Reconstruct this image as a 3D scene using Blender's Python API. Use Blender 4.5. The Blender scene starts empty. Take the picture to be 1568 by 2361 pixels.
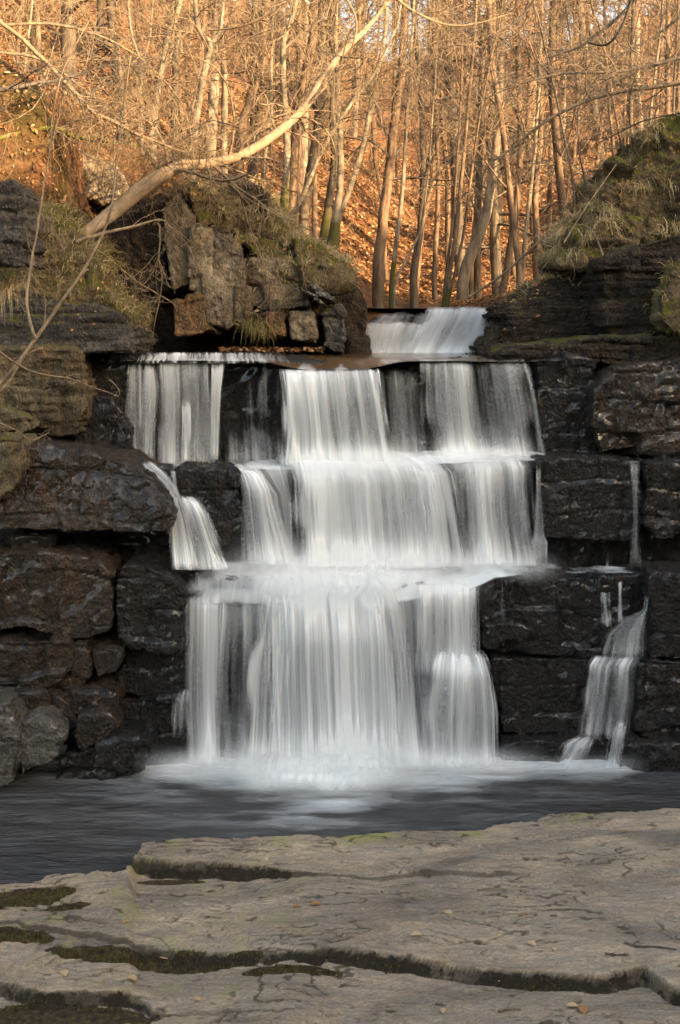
import bpy, math, random
import numpy as np
from math import radians, pi
from mathutils import Vector

random.seed(7)
RNG = np.random.default_rng(11)
sc = bpy.context.scene
COL = sc.collection

# ------------------------------------------------------------------ camera
F, H0, CX, W_D, H_D = 2600.0, 740.0, 784.0, 1568.0, 2361.0
ZC = 4.754
cam_d = bpy.data.cameras.new('camera')
cam = bpy.data.objects.new('camera', cam_d); COL.objects.link(cam)
cam.location = (0, 0, ZC); cam.rotation_euler = (pi/2, 0, 0)
cam_d.sensor_fit = 'VERTICAL'; cam_d.sensor_height = 36; cam_d.sensor_width = 24
cam_d.lens = 36*F/H_D
cam_d.shift_y = -(H_D/2-H0)/H_D
cam_d.clip_start = 0.1; cam_d.clip_end = 600
sc.camera = cam

# ------------------------------------------------------------------ world and sun
SUN_AZ = radians(51); SUN_EL = radians(15)       # azimuth: from behind the camera towards the right
sdir = Vector((math.sin(SUN_AZ)*math.cos(SUN_EL), -math.cos(SUN_AZ)*math.cos(SUN_EL), math.sin(SUN_EL)))
world = bpy.data.worlds.new('World'); sc.world = world; world.use_nodes = True
wn = world.node_tree; wn.nodes.clear()
sky = wn.nodes.new('ShaderNodeTexSky'); sky.sky_type = 'NISHITA'; sky.sun_disc = False
sky.sun_elevation = SUN_EL; sky.sun_rotation = math.atan2(sdir.x, sdir.y)
sky.air_density = 1.0; sky.dust_density = 2.5; sky.ozone_density = 0.6
bg = wn.nodes.new('ShaderNodeBackground'); bg.inputs['Strength'].default_value = 0.15
wo = wn.nodes.new('ShaderNodeOutputWorld')
wn.links.new(sky.outputs[0], bg.inputs[0]); wn.links.new(bg.outputs[0], wo.inputs[0])
sun_d = bpy.data.lights.new('sun', 'SUN'); sun_d.energy = 3.5; sun_d.angle = radians(0.6)
sun_d.color = (1.0, 0.75, 0.50)
sun = bpy.data.objects.new('sun', sun_d); COL.objects.link(sun)
sun.rotation_euler = (-sdir).to_track_quat('-Z', 'Y').to_euler(); sun.location = (20, -20, 30)
sc.view_settings.view_transform = 'Standard'; sc.view_settings.look = 'None'
sc.view_settings.exposure = 2.4; sc.view_settings.gamma = 1.0
sc.view_settings.use_curve_mapping = False
sc.view_settings.use_white_balance = True; sc.view_settings.white_balance_temperature = 7850; sc.view_settings.white_balance_tint = 10
sc.render.engine = 'CYCLES'
sc.cycles.transparent_max_bounces = 24
sc.cycles.max_bounces = 7; sc.cycles.diffuse_bounces = 3; sc.cycles.glossy_bounces = 3
sc.cycles.use_denoising = True
sc.cycles.caustics_reflective = False; sc.cycles.caustics_refractive = False

# ------------------------------------------------------------------ helpers
def P(u, v, Y):
    return np.array([(u-CX)*Y/F, Y, ZC-(v-H0)*Y/F])
def yz(v, z):                       # depth at which height z is seen at row v
    return (ZC-z)*F/(v-H0)

_perm = np.random.default_rng(5).random(65536)
def _h(i, j, k):
    n = (i*73856093) ^ (j*19349663) ^ (k*83492791)
    n = (n ^ (n >> 13)) * 1274126177
    return _perm[(n ^ (n >> 16)) & 65535]
def vnoise(p):
    """value noise in [0,1], p is (N,3)"""
    i = np.floor(p).astype(np.int64); f = p-i; f = f*f*(3-2*f)
    x, y, z = i.T; fx, fy, fz = f.T
    def L(a, b, t): return a+(b-a)*t
    c = [[[_h(x+a, y+b, z+d) for d in (0, 1)] for b in (0, 1)] for a in (0, 1)]
    return L(L(L(c[0][0][0], c[0][0][1], fz), L(c[0][1][0], c[0][1][1], fz), fy),
             L(L(c[1][0][0], c[1][0][1], fz), L(c[1][1][0], c[1][1][1], fz), fy), fx)
def fbm(p, octv=4, gain=0.5, lac=2.03):
    s = 0; a = 1; t = 0
    for o in range(octv):
        s = s+a*vnoise(p+17.3*o); t += a; a *= gain; p = p*lac
    return s/t
def worley(p):
    """F1, F2, id value of nearest cell, offset to nearest point"""
    i = np.floor(p).astype(np.int64); n = len(p)
    f1 = np.full(n, 9.0); f2 = np.full(n, 9.0); idv = np.zeros(n); off = np.zeros((n, 3))
    for a in (-1, 0, 1):
        for b in (-1, 0, 1):
            for c in (-1, 0, 1):
                x, y, z = i[:, 0]+a, i[:, 1]+b, i[:, 2]+c
                q = np.stack([x+_h(x, y, z), y+_h(x+91, y, z), z+_h(x, y+57, z)], 1)-p
                d = np.sqrt((q*q).sum(1))
                m = d < f1
                f2 = np.where(m, f1, np.minimum(f2, d))
                idv = np.where(m, _h(x+7, y+3, z+1), idv); off[m] = q[m]
                f1 = np.where(m, d, f1)
    return f1, f2, idv, off
def sstep(a, b, x):
    t = np.clip((x-a)/(b-a), 0, 1); return t*t*(3-2*t)

def mesh_np(name, V, Fc, mat=None, parent=None, smooth=True, attrs=None, origin=None, link=True):
    """V (N,3), Fc (M,k) int arrays"""
    V = np.asarray(V, np.float64); Fc = np.asarray(Fc, np.int32)
    if origin is None: origin = np.zeros(3)
    V = V-np.asarray(origin)
    me = bpy.data.meshes.new(name)
    k = Fc.shape[1]
    me.vertices.add(len(V)); me.vertices.foreach_set('co', V.astype(np.float32).ravel())
    me.loops.add(Fc.size); me.loops.foreach_set('vertex_index', Fc.ravel())
    me.polygons.add(len(Fc)); me.polygons.foreach_set('loop_start', np.arange(0, Fc.size, k, dtype=np.int32))
    me.update(calc_edges=True)
    me.polygons.foreach_set('use_smooth', np.full(len(Fc), smooth))
    for an, av in (attrs or {}).items():
        av = np.asarray(av, np.float32)
        if av.ndim == 1:
            a = me.attributes.new(an, 'FLOAT', 'POINT'); a.data.foreach_set('value', av)
        else:
            a = me.attributes.new(an, 'FLOAT_VECTOR', 'POINT'); a.data.foreach_set('vector', av.ravel())
    if mat: me.materials.append(mat)
    if not link: return me
    o = bpy.data.objects.new(name, me); COL.objects.link(o)
    o.location = origin
    if parent is not None: o.parent = parent; o.location = np.asarray(origin)-np.array(parent.location)
    return o
def tag(o, label=None, cat=None, group=None, kind=None):
    if label: o['label'] = label
    if cat: o['category'] = cat
    if group: o['group'] = group
    if kind: o['kind'] = kind
    return o
def empty(name, loc):
    o = bpy.data.objects.new(name, None); COL.objects.link(o); o.location = loc; o.empty_display_size = .1
    return o
def grid_faces(nu, nv):
    i = np.arange(nu-1)[:, None]*nv+np.arange(nv-1)[None, :]; i = i.ravel()
    return np.stack([i, i+nv, i+nv+1, i+1], 1)

# ------------------------------------------------------------------ materials
class NT:
    def __init__(s, name):
        s.m = bpy.data.materials.new(name); s.m.use_nodes = True; s.t = s.m.node_tree; s.t.nodes.clear()
        s.out = s.n('ShaderNodeOutputMaterial')
    def n(s, typ, **kw):
        nd = s.t.nodes.new(typ)
        for k, v in kw.items(): setattr(nd, k, v)
        return nd
    def l(s, a, b): s.t.links.new(a, b)
    def pos(s, scale=(1, 1, 1)):
        g = s.n('ShaderNodeNewGeometry'); mp = s.n('ShaderNodeMapping'); mp.inputs['Scale'].default_value = scale
        s.l(g.outputs['Position'], mp.inputs['Vector']); return mp.outputs[0]
    def noise(s, vec, scale, detail=6, rough=.55, dist=0):
        nd = s.n('ShaderNodeTexNoise'); s.l(vec, nd.inputs['Vector'])
        nd.inputs['Scale'].default_value = scale; nd.inputs['Detail'].default_value = detail
        nd.inputs['Roughness'].default_value = rough; nd.inputs['Distortion'].default_value = dist
        return nd.outputs['Fac']
    def vor(s, vec, scale, feature='F1', out='Distance'):
        nd = s.n('ShaderNodeTexVoronoi'); nd.feature = feature; s.l(vec, nd.inputs['Vector'])
        nd.inputs['Scale'].default_value = scale; return nd.outputs[out]
    def ramp(s, fac, stops, interp='LINEAR'):
        nd = s.n('ShaderNodeValToRGB'); s.l(fac, nd.inputs[0]); cr = nd.color_ramp; cr.interpolation = interp
        while len(cr.elements) < len(stops): cr.elements.new(0.5)
        for e, (p, c) in zip(cr.elements, stops):
            e.position = p; e.color = (c, c, c, 1) if isinstance(c, (int, float)) else (*c, 1)
        return nd.outputs[0]
    def mix(s, fac, a, b, blend='MIX'):
        nd = s.n('ShaderNodeMix'); nd.data_type = 'RGBA'; nd.blend_type = blend
        for sock, val in ((nd.inputs[0], fac), (nd.inputs[6], a), (nd.inputs[7], b)):
            if isinstance(val, (int, float)): sock.default_value = val
            elif isinstance(val, tuple): sock.default_value = (*val, 1)
            else: s.l(val, sock)
        return nd.outputs[2]
    def math(s, op, a, b=0.0, c=None, clamp=False):
        nd = s.n('ShaderNodeMath'); nd.operation = op; nd.use_clamp = clamp
        for i, val in enumerate((a, b) if c is None else (a, b, c)):
            if isinstance(val, (int, float)): nd.inputs[i].default_value = val
            else: s.l(val, nd.inputs[i])
        return nd.outputs[0]
    def attr(s, name):
        nd = s.n('ShaderNodeAttribute'); nd.attribute_name = name; return nd
    def bump(s, height, dist=.01, strength=1.0, normal=None):
        nd = s.n('ShaderNodeBump'); s.l(height, nd.inputs['Height'])
        nd.inputs['Distance'].default_value = dist; nd.inputs['Strength'].default_value = strength
        if normal: s.l(normal, nd.inputs['Normal'])
        return nd.outputs[0]
    def bsdf(s, col, rough=.7, spec=.5, normal=None, coat=0):
        b = s.n('ShaderNodeBsdfPrincipled')
        for sock, val in ((b.inputs['Base Color'], col), (b.inputs['Roughness'], rough)):
            if isinstance(val, (int, float)): sock.default_value = val
            elif isinstance(val, tuple): sock.default_value = (*val, 1)
            else: s.l(val, sock)
        b.inputs['Specular IOR Level'].default_value = spec
        b.inputs['Coat Weight'].default_value = coat; b.inputs['Coat Roughness'].default_value = .12
        if normal: s.l(normal, b.inputs['Normal'])
        return b
    def fin(s, sh): s.l(sh.outputs[0], s.out.inputs[0]); return s.m

def mat_rock(name, dark, light, accent, wet=0.0, moss=0.0, lichen=0.0, vert=True, bump=.02, sc1=1.6, accent_amt=.5):
    t = NT(name); p = t.pos(); pv = t.pos((1.0, 1.0, .35)) if vert else t.pos((.5, .5, 2.2))
    n1 = t.noise(pv, sc1, 8, .62, .6); n2 = t.noise(p, 14, 6, .6); n3 = t.noise(pv, 4.5, 6, .6, 1.2)
    c = t.ramp(n1, [(.34, dark), (.66, light)])
    c = t.mix(t.math('MULTIPLY', t.ramp(n3, [(.5, 0.0), (.68, 1.0)]), accent_amt), c, accent)
    sp = t.ramp(n2, [(.32, .45), (.62, 1.15)])
    c = t.mix(1.0, c, sp, 'MULTIPLY')
    if lichen > 0:
        ln = t.ramp(t.noise(p, 22, 4, .7), [(.62, 0.0), (.70, 1.0)])
        lm = t.math('MULTIPLY', ln, t.ramp(t.noise(p, 2.3, 3), [(.45, 0.0), (.6, lichen)]))
        c = t.mix(lm, c, (.42, .41, .34))
    g = t.n('ShaderNodeNewGeometry'); sx = t.n('ShaderNodeSeparateXYZ'); t.l(g.outputs['Normal'], sx.inputs[0])
    h = t.noise(p, 38, 5, .65); vr = t.vor(t.pos((1, 1, .6)), 34)
    hh = t.math('ADD', t.math('MULTIPLY', h, 1.0), t.math('MULTIPLY', vr, .7))
    hh = t.math('ADD', hh, t.math('MULTIPLY', n2, 1.6))
    if moss > 0:
        mm = t.math('ADD', sx.outputs['Z'], t.math('MULTIPLY', t.noise(p, 3.2, 5, .6), 2.2))
        mm = t.ramp(mm, [(0, 0.0), (1, 0.0)]) if False else t.math('MULTIPLY', t.math('SUBTRACT', mm, 2.45-moss), 3.0, clamp=True)
        mc = t.mix(t.noise(p, 9, 4), (.04, .042, .008), (.20, .185, .03))
        c = t.mix(mm, c, mc)
        hh = t.math('ADD', hh, t.math('MULTIPLY', mm, t.noise(p, 90, 3)))
        rough = t.math('ADD', t.math('MULTIPLY', mm, .4), .9-.66*wet, clamp=True)
    else:
        rough = t.ramp(t.noise(p, 5, 4), [(.35, max(.3, .8-.5*wet)), (.7, max(.5, .98-.4*wet))])
    b = t.bsdf(c, rough, .5 if wet > .5 else .3, t.bump(hh, bump*(1+2.0*wet)))
    if wet > .5: t.l(t.ramp(t.noise(t.pos((1, 1, .45)), 6, 8, .8), [(.46, .10), (.66, .85)]), b.inputs['Coat Weight']); b.inputs['Coat IOR'].default_value = 1.6
    return t.fin(b)

M = {}
M['wet_black'] = mat_rock('wet_black_rock', (.004, .0032, .0028), (.019, .015, .012), (.055, .026, .010), wet=.8, bump=.03)
M['wet_brown'] = mat_rock('wet_brown_rock', (.008, .005, .003), (.066, .040, .022), (.14, .06, .018), wet=.75, lichen=.35, bump=.03)
M['grey_pale'] = mat_rock('pale_wet_boulder', (.05, .045, .04), (.19, .17, .14), (.12, .09, .05), wet=.55, lichen=.5, bump=.03)
M['brown_dry'] = mat_rock('brown_bank_rock', (.045, .033, .02), (.21, .16, .095), (.19, .11, .045), wet=.15, moss=.55, lichen=.5, bump=.025)
M['cliff'] = mat_rock('cliff_rock', (.07, .052, .036), (.40, .32, .22), (.25, .14, .06), wet=.05, moss=.35, lichen=.6, bump=.025)
M['cliff_rust'] = mat_rock('rusty_cliff_rock', (.06, .035, .02), (.24, .15, .08), (.30, .15, .05), wet=.0, lichen=.3, bump=.025, accent_amt=.8)
M['cliff_dark'] = mat_rock('shaded_cliff_rock', (.012, .009, .007), (.055, .042, .03), (.12, .07, .03), wet=.2, moss=.2, bump=.025)  # cliff rock of the recess, with its shade put into the colour
M['slate'] = mat_rock('layered_slate', (.018, .016, .015), (.13, .115, .10), (.10, .065, .035), wet=.35, moss=.6, vert=False, lichen=.3, bump=.03)
M['strata'] = mat_rock('dark_layered_rock', (.008, .006, .005), (.075, .055, .038), (.12, .07, .035), wet=.4, moss=.55, vert=False, lichen=.5, bump=.035)
M['mossy'] = mat_rock('mossy_bank', (.07, .05, .028), (.22, .16, .09), (.19, .14, .06), wet=0, moss=1.0, lichen=0, bump=.04)

def mat_slab():
    t = NT('foreground_slab'); p = t.pos((.55, 1.4, 2.0)); p1 = t.pos()
    n1 = t.noise(p, 1.5, 8, .6, .8); n2 = t.noise(p, 7, 8, .65, .5); n3 = t.noise(t.pos((.5, 2.6, 1)), 22, 5, .6)
    c = t.ramp(n1, [(.33, (.13, .10, .075)), (.5, (.33, .245, .165)), (.68, (.50, .37, .25))])
    c = t.mix(t.ramp(n2, [(.40, .6), (.6, 0.0)]), c, (.235, .20, .165))
    c = t.mix(t.ramp(n3, [(.58, 0.0), (.75, .5)]), c, (.48, .42, .33))
    c = t.mix(t.ramp(t.noise(t.pos((1, 3.5, 1)), 34, 5, .7), [(.26, .8), (.33, 0.0)]), c, (.05, .04, .028))
    c = t.mix(1.0, c, t.ramp(t.noise(t.pos((1, 3.5, 1)), 36, 5, .8), [(.32, .5), (.68, 1.35)]), 'MULTIPLY')
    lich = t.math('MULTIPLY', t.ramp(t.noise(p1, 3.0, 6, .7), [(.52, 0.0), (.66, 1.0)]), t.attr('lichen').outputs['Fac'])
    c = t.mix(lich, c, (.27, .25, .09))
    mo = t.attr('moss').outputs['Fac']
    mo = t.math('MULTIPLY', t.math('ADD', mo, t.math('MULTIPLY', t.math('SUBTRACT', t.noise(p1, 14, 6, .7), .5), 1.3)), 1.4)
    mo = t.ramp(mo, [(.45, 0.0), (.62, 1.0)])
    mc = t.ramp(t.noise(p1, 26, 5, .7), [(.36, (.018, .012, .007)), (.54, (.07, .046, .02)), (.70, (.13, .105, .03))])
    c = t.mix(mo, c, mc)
    h = t.math('ADD', t.math('MULTIPLY', n2, 1.5), t.math('MULTIPLY', n3, .7))
    h = t.math('ADD', h, t.math('MULTIPLY', mo, t.noise(p1, 60, 4, .7)))
    c = t.mix(t.attr('dirt_shade').outputs['Fac'], c, (.03, .022, .014))
    return t.fin(t.bsdf(c, .85, .3, t.bump(h, .022)))
M['slab'] = mat_slab()

def mat_fall():
    t = NT('falling_water'); a = t.attr('alpha').outputs['Fac']
    tone = t.attr('tone').outputs['Fac']
    col = t.mix(tone, (.42, .47, .51), (.92, .93, .92))
    d = t.bsdf(col, .45, .35)
    tl = t.n('ShaderNodeBsdfTranslucent'); tl.inputs[0].default_value = (.75, .78, .78, 1)
    m1 = t.n('ShaderNodeMixShader'); m1.inputs[0].default_value = .22
    t.l(d.outputs[0], m1.inputs[1]); t.l(tl.outputs[0], m1.inputs[2])
    tr = t.n('ShaderNodeBsdfTransparent'); m2 = t.n('ShaderNodeMixShader')
    t.l(a, m2.inputs[0]); t.l(tr.outputs[0], m2.inputs[1]); t.l(m1.outputs[0], m2.inputs[2])
    return t.fin(m2)
M['fall'] = mat_fall()

def mat_pool():
    t = NT('pool_water'); foam = t.attr('foam').outputs['Fac']
    p = t.pos((.5, 1.7, 1)); n = t.noise(p, 3.0, 8, .62, .8); n2 = t.noise(t.pos((.6, 2.2, 1)), 11, 6, .6, .4)
    base = t.mix(t.noise(t.pos(), .7, 3), (.040, .024, .014), (.036, .048, .062))  # brown and blue reflections tinted into the base colour
    c = t.mix(foam, base, (.80, .83, .84))
    rough = t.math('ADD', t.math('MULTIPLY', foam, .5), .16, clamp=True)
    h = t.math('ADD', t.math('MULTIPLY', n, 1.0), t.math('MULTIPLY', n2, .45))
    return t.fin(t.bsdf(c, rough, .7, t.bump(h, .22, 1.0)))
M['pool'] = mat_pool()
def mat_river():
    t = NT('river_water'); foam = t.attr('foam').outputs['Fac']
    n = t.noise(t.pos((2.2, .7, 1)), 3.5, 6, .6, .6)
    c = t.mix(foam, (.10, .055, .025), (.78, .80, .80))
    return t.fin(t.bsdf(c, .12, .7, t.bump(n, .03, .8)))
M['river'] = mat_river()

def mat_bark(name, dark, light, moss=0.0, scale=9):
    t = NT(name); p = t.pos((1, 1, .22)); n = t.noise(p, scale, 7, .65, .5)
    c = t.ramp(n, [(.35, dark), (.62, light)])
    c = t.mix(t.ramp(t.noise(t.pos(), 2.0, 4, .6), [(.45, 0.0), (.7, .6)]), c, tuple(x*.65 for x in dark))
    if moss:
        c = t.mix(t.ramp(t.noise(t.pos(), 4.0, 4, .7), [(.62-.3*moss, 0.0), (.7-.3*moss, .9)]), c, (.12, .115, .02))
    bm = t.math('MULTIPLY', t.math('ADD', t.attr('basemoss').outputs['Fac'], t.math('MULTIPLY', t.math('SUBTRACT', t.noise(t.pos(), 6, 4, .7), .5), 1.2)), 2.0)
    c = t.mix(t.ramp(bm, [(.5, 0.0), (.8, .95)]), c, (.075, .07, .02))
    return t.fin(t.bsdf(c, .85, .25, t.bump(n, .02)))
M['bark_pale'] = mat_bark('pale_bark', (.10, .08, .055), (.36, .285, .20))
M['bark_brown'] = mat_bark('brown_bark', (.07, .045, .03), (.24, .16, .10))
M['bark_dark'] = mat_bark('dark_bark', (.05, .04, .03), (.17, .13, .09))
M['bark_mossy'] = mat_bark('mossy_bark', (.08, .07, .035), (.22, .18, .09), moss=.75)
M['twig'] = mat_bark('twig_bark', (.12, .085, .055), (.31, .225, .14), scale=20)
M['twig_dark'] = mat_bark('dark_twig_bark', (.05, .042, .035), (.16, .13, .10), scale=20)
M['twig_warm'] = mat_bark('warm_twig_bark', (.13, .08, .05), (.32, .20, .12), scale=20)

def mat_attrcol(name, stops, rough=.8, transl=0.0):
    t = NT(name); c = t.ramp(t.attr('shade').outputs['Fac'], stops)
    b = t.bsdf(c, rough, .25)
    if transl:
        tl = t.n('ShaderNodeBsdfTranslucent'); t.l(c, tl.inputs[0]); m = t.n('ShaderNodeMixShader'); m.inputs[0].default_value = transl
        t.l(b.outputs[0], m.inputs[1]); t.l(tl.outputs[0], m.inputs[2]); return t.fin(m)
    return t.fin(b)
M['leaf'] = mat_attrcol('dead_leaves', [(0, (.08, .04, .02)), (.4, (.24, .11, .045)), (.75, (.38, .19, .08)), (1, (.55, .37, .21))], .7, .2)
M['grass'] = mat_attrcol('dry_grass', [(0, (.07, .06, .018)), (.3, (.19, .155, .05)), (.55, (.36, .28, .14)), (1, (.55, .43, .27))], .75, .25)
M['ivy'] = mat_attrcol('green_leaves', [(0, (.02, .05, .01)), (1, (.07, .13, .02))], .5, .2)

def mat_terrain():
    t = NT('forest_floor'); p = t.pos(); n = t.noise(p, 7, 8, .7); n2 = t.noise(p, .9, 5, .6)
    c = t.ramp(n, [(.33, (.06, .03, .016)), (.5, (.20, .095, .045)), (.66, (.34, .18, .09))])
    g = t.n('ShaderNodeNewGeometry'); sx = t.n('ShaderNodeSeparateXYZ'); t.l(g.outputs['Position'], sx.inputs[0])
    nb = t.math('ADD', n2, t.math('MULTIPLY', t.math('MULTIPLY_ADD', sx.outputs['X'], -.25, -.55, clamp=True), t.math('MULTIPLY_ADD', sx.outputs['Y'], -.07, 1.35, clamp=True)))
    c = t.mix(t.ramp(nb, [(.55, 0.0), (.74, .8)]), c, t.mix(n, (.05, .04, .012), (.15, .12, .035)))
    return t.fin(t.bsdf(c, .9, .2, t.bump(t.noise(p, 13, 6, .75), .14)))
M['terrain'] = mat_terrain()
def mat_bed():
    t = NT('stream_bed'); n = t.noise(t.pos(), 4, 6)
    return t.fin(t.bsdf(t.ramp(n, [(.3, (.02, .015, .01)), (.7, (.06, .045, .03))]), .7, .3))
M['bed'] = mat_bed()

# ------------------------------------------------------------------ terrain
def terrain_z(x, y):
    x = np.asarray(x, float); y = np.asarray(y, float)
    e = .8+.055*(y-15)
    s = e-x; left = .62*(np.sqrt(s*s+.5)+s)/2
    left = left*(1-.35*sstep(25, 70, y))
    r = x-(3.0+.1*(y-15)); right = .30*(np.sqrt(r*r+.6)+r)/2
    back = .27*np.maximum(0, y-24)*sstep(24, 34, y)
    p = np.stack([x*.35, y*.35, np.zeros_like(x)], -1).reshape(-1, 3)
    nz = (fbm(p, 4).reshape(x.shape)-.5)*(.8+.04*(y-15))
    z = 4.9+left+right+back+nz
    # the gorge: below the upper fall the valley floor drops to the stream bed between the banks
    near = 1-sstep(15.4, 16.1, y)
    inx = sstep(-3.6, -3.1, x)*(1-sstep(5.6, 6.4, x))
    z = z*(1-near*inx)+4.15*near*inx
    # the stream lies a little lower than its banks above the upper fall
    ch = np.exp(-((x-1.15)/.9)**4)*(1-sstep(18.5, 21, y))*(1-near)
    z = z*(1-ch)+4.80*ch
    low = 1-sstep(12.6, 13.4, y)
    return z*(1-low)+(-.5)*low
xs = np.concatenate([np.linspace(-70, -12, 50), np.linspace(-11.6, 11.6, 190), np.linspace(12, 70, 50)])
ys = np.concatenate([np.linspace(12.6, 32, 170), np.linspace(32.5, 60, 70), np.linspace(61, 130, 40)])
XX, YY = np.meshgrid(xs, ys, indexing='ij')
ZZ = terrain_z(XX, YY)
ter = mesh_np('forest_hillside', np.stack([XX, YY, ZZ], -1).reshape(-1, 3), grid_faces(len(xs), len(ys)), M['terrain'])
tag(ter, kind='structure', label='leaf covered woodland slope rising behind the waterfall')
# ground under and around the pool, reaching far out
gx = np.linspace(-300, 300, 41); gy = np.concatenate([np.linspace(-300, 0, 20), np.linspace(10, 500, 26)])
GX, GY = np.meshgrid(gx, gy, indexing='ij')
gr = mesh_np('ground', np.stack([GX, GY, np.full_like(GX, -.6)], -1).reshape(-1, 3), grid_faces(len(gx), len(gy)), M['bed'])
tag(gr, kind='structure')
# unseen hill behind the camera, shaped to keep the low sun off the gorge
sh = Vector((sdir.x, sdir.y)).normalized(); sp_ = Vector((-sh.y, sh.x))
aa = np.linspace(-90, 90, 120); dd = np.concatenate([np.linspace(9, 26, 40), np.linspace(28, 90, 20)])
AA, DD = np.meshgrid(aa, dd, indexing='ij')
crest = 14.3+1.6*(fbm(np.stack([AA*.16, AA*0, AA*0], -1).reshape(-1, 3), 3).reshape(AA.shape)-.5)
HZ = -.7+(crest+.7)*sstep(9, 19, DD)+.12*np.maximum(0, DD-20)*0
HX = DD*sh.x+AA*sp_.x; HY = DD*sh.y+AA*sp_.y
keep = HZ + 0
hm = mesh_np('shade_hill', np.stack([HX, HY, HZ], -1).reshape(-1, 3), grid_faces(len(aa), len(dd)), M['terrain'])
tag(hm, kind='structure')

# ------------------------------------------------------------------ rocks
def remesh(V, Fs, vox):
    me = bpy.data.meshes.new('tmp'); me.from_pydata([tuple(v) for v in V], [], Fs); me.update()
    o = bpy.data.objects.new('tmp', me); COL.objects.link(o)
    md = o.modifiers.new('r', 'REMESH'); md.mode = 'VOXEL'; md.voxel_size = vox; md.adaptivity = 0
    dg = bpy.context.evaluated_depsgraph_get(); dg.update()
    ev = o.evaluated_get(dg); m2 = ev.to_mesh()
    n = len(m2.vertices); co = np.empty(n*3, np.float32); m2.vertices.foreach_get('co', co)
    nf = len(m2.polygons); li = np.empty(len(m2.loops), np.int32); m2.loops.foreach_get('vertex_index', li)
    tot = np.empty(nf, np.int32); m2.polygons.foreach_get('loop_total', tot)
    if nf and (tot != 4).any():
        st = np.empty(nf, np.int32); m2.polygons.foreach_get('loop_start', st)
        q = np.stack([li[st], li[st+1], li[st+2], li[st+np.minimum(3, tot-1)]], 1)
    else:
        q = li.reshape(-1, 4)
    co = co.reshape(-1, 3).astype(np.float64); q = q.copy()
    ev.to_mesh_clear(); bpy.data.objects.remove(o); bpy.data.meshes.remove(me)
    return co, q
def edges_of(q):
    return np.concatenate([q[:, [0, 1]], q[:, [1, 2]], q[:, [2, 3]], q[:, [3, 0]]])
def laplace(V, E, n, lam=.5):
    cnt = np.bincount(E[:, 0], minlength=len(V))+np.bincount(E[:, 1], minlength=len(V))
    for _ in range(n):
        S = np.zeros_like(V)
        for k in range(3):
            S[:, k] = np.bincount(E[:, 0], V[E[:, 1], k], len(V))+np.bincount(E[:, 1], V[E[:, 0], k], len(V))
        V = V+lam*(S/np.maximum(cnt, 1)[:, None]-V)
    return V
def vnormals(V, q):
    n = np.cross(V[q[:, 2]]-V[q[:, 0]], V[q[:, 3]]-V[q[:, 1]]); N = np.zeros_like(V)
    for k in range(4):
        for a in range(3): N[:, a] += np.bincount(q[:, k], n[:, a], len(V))
    return N/np.maximum(np.linalg.norm(N, axis=1), 1e-9)[:, None]
NROCK = 0
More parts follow.
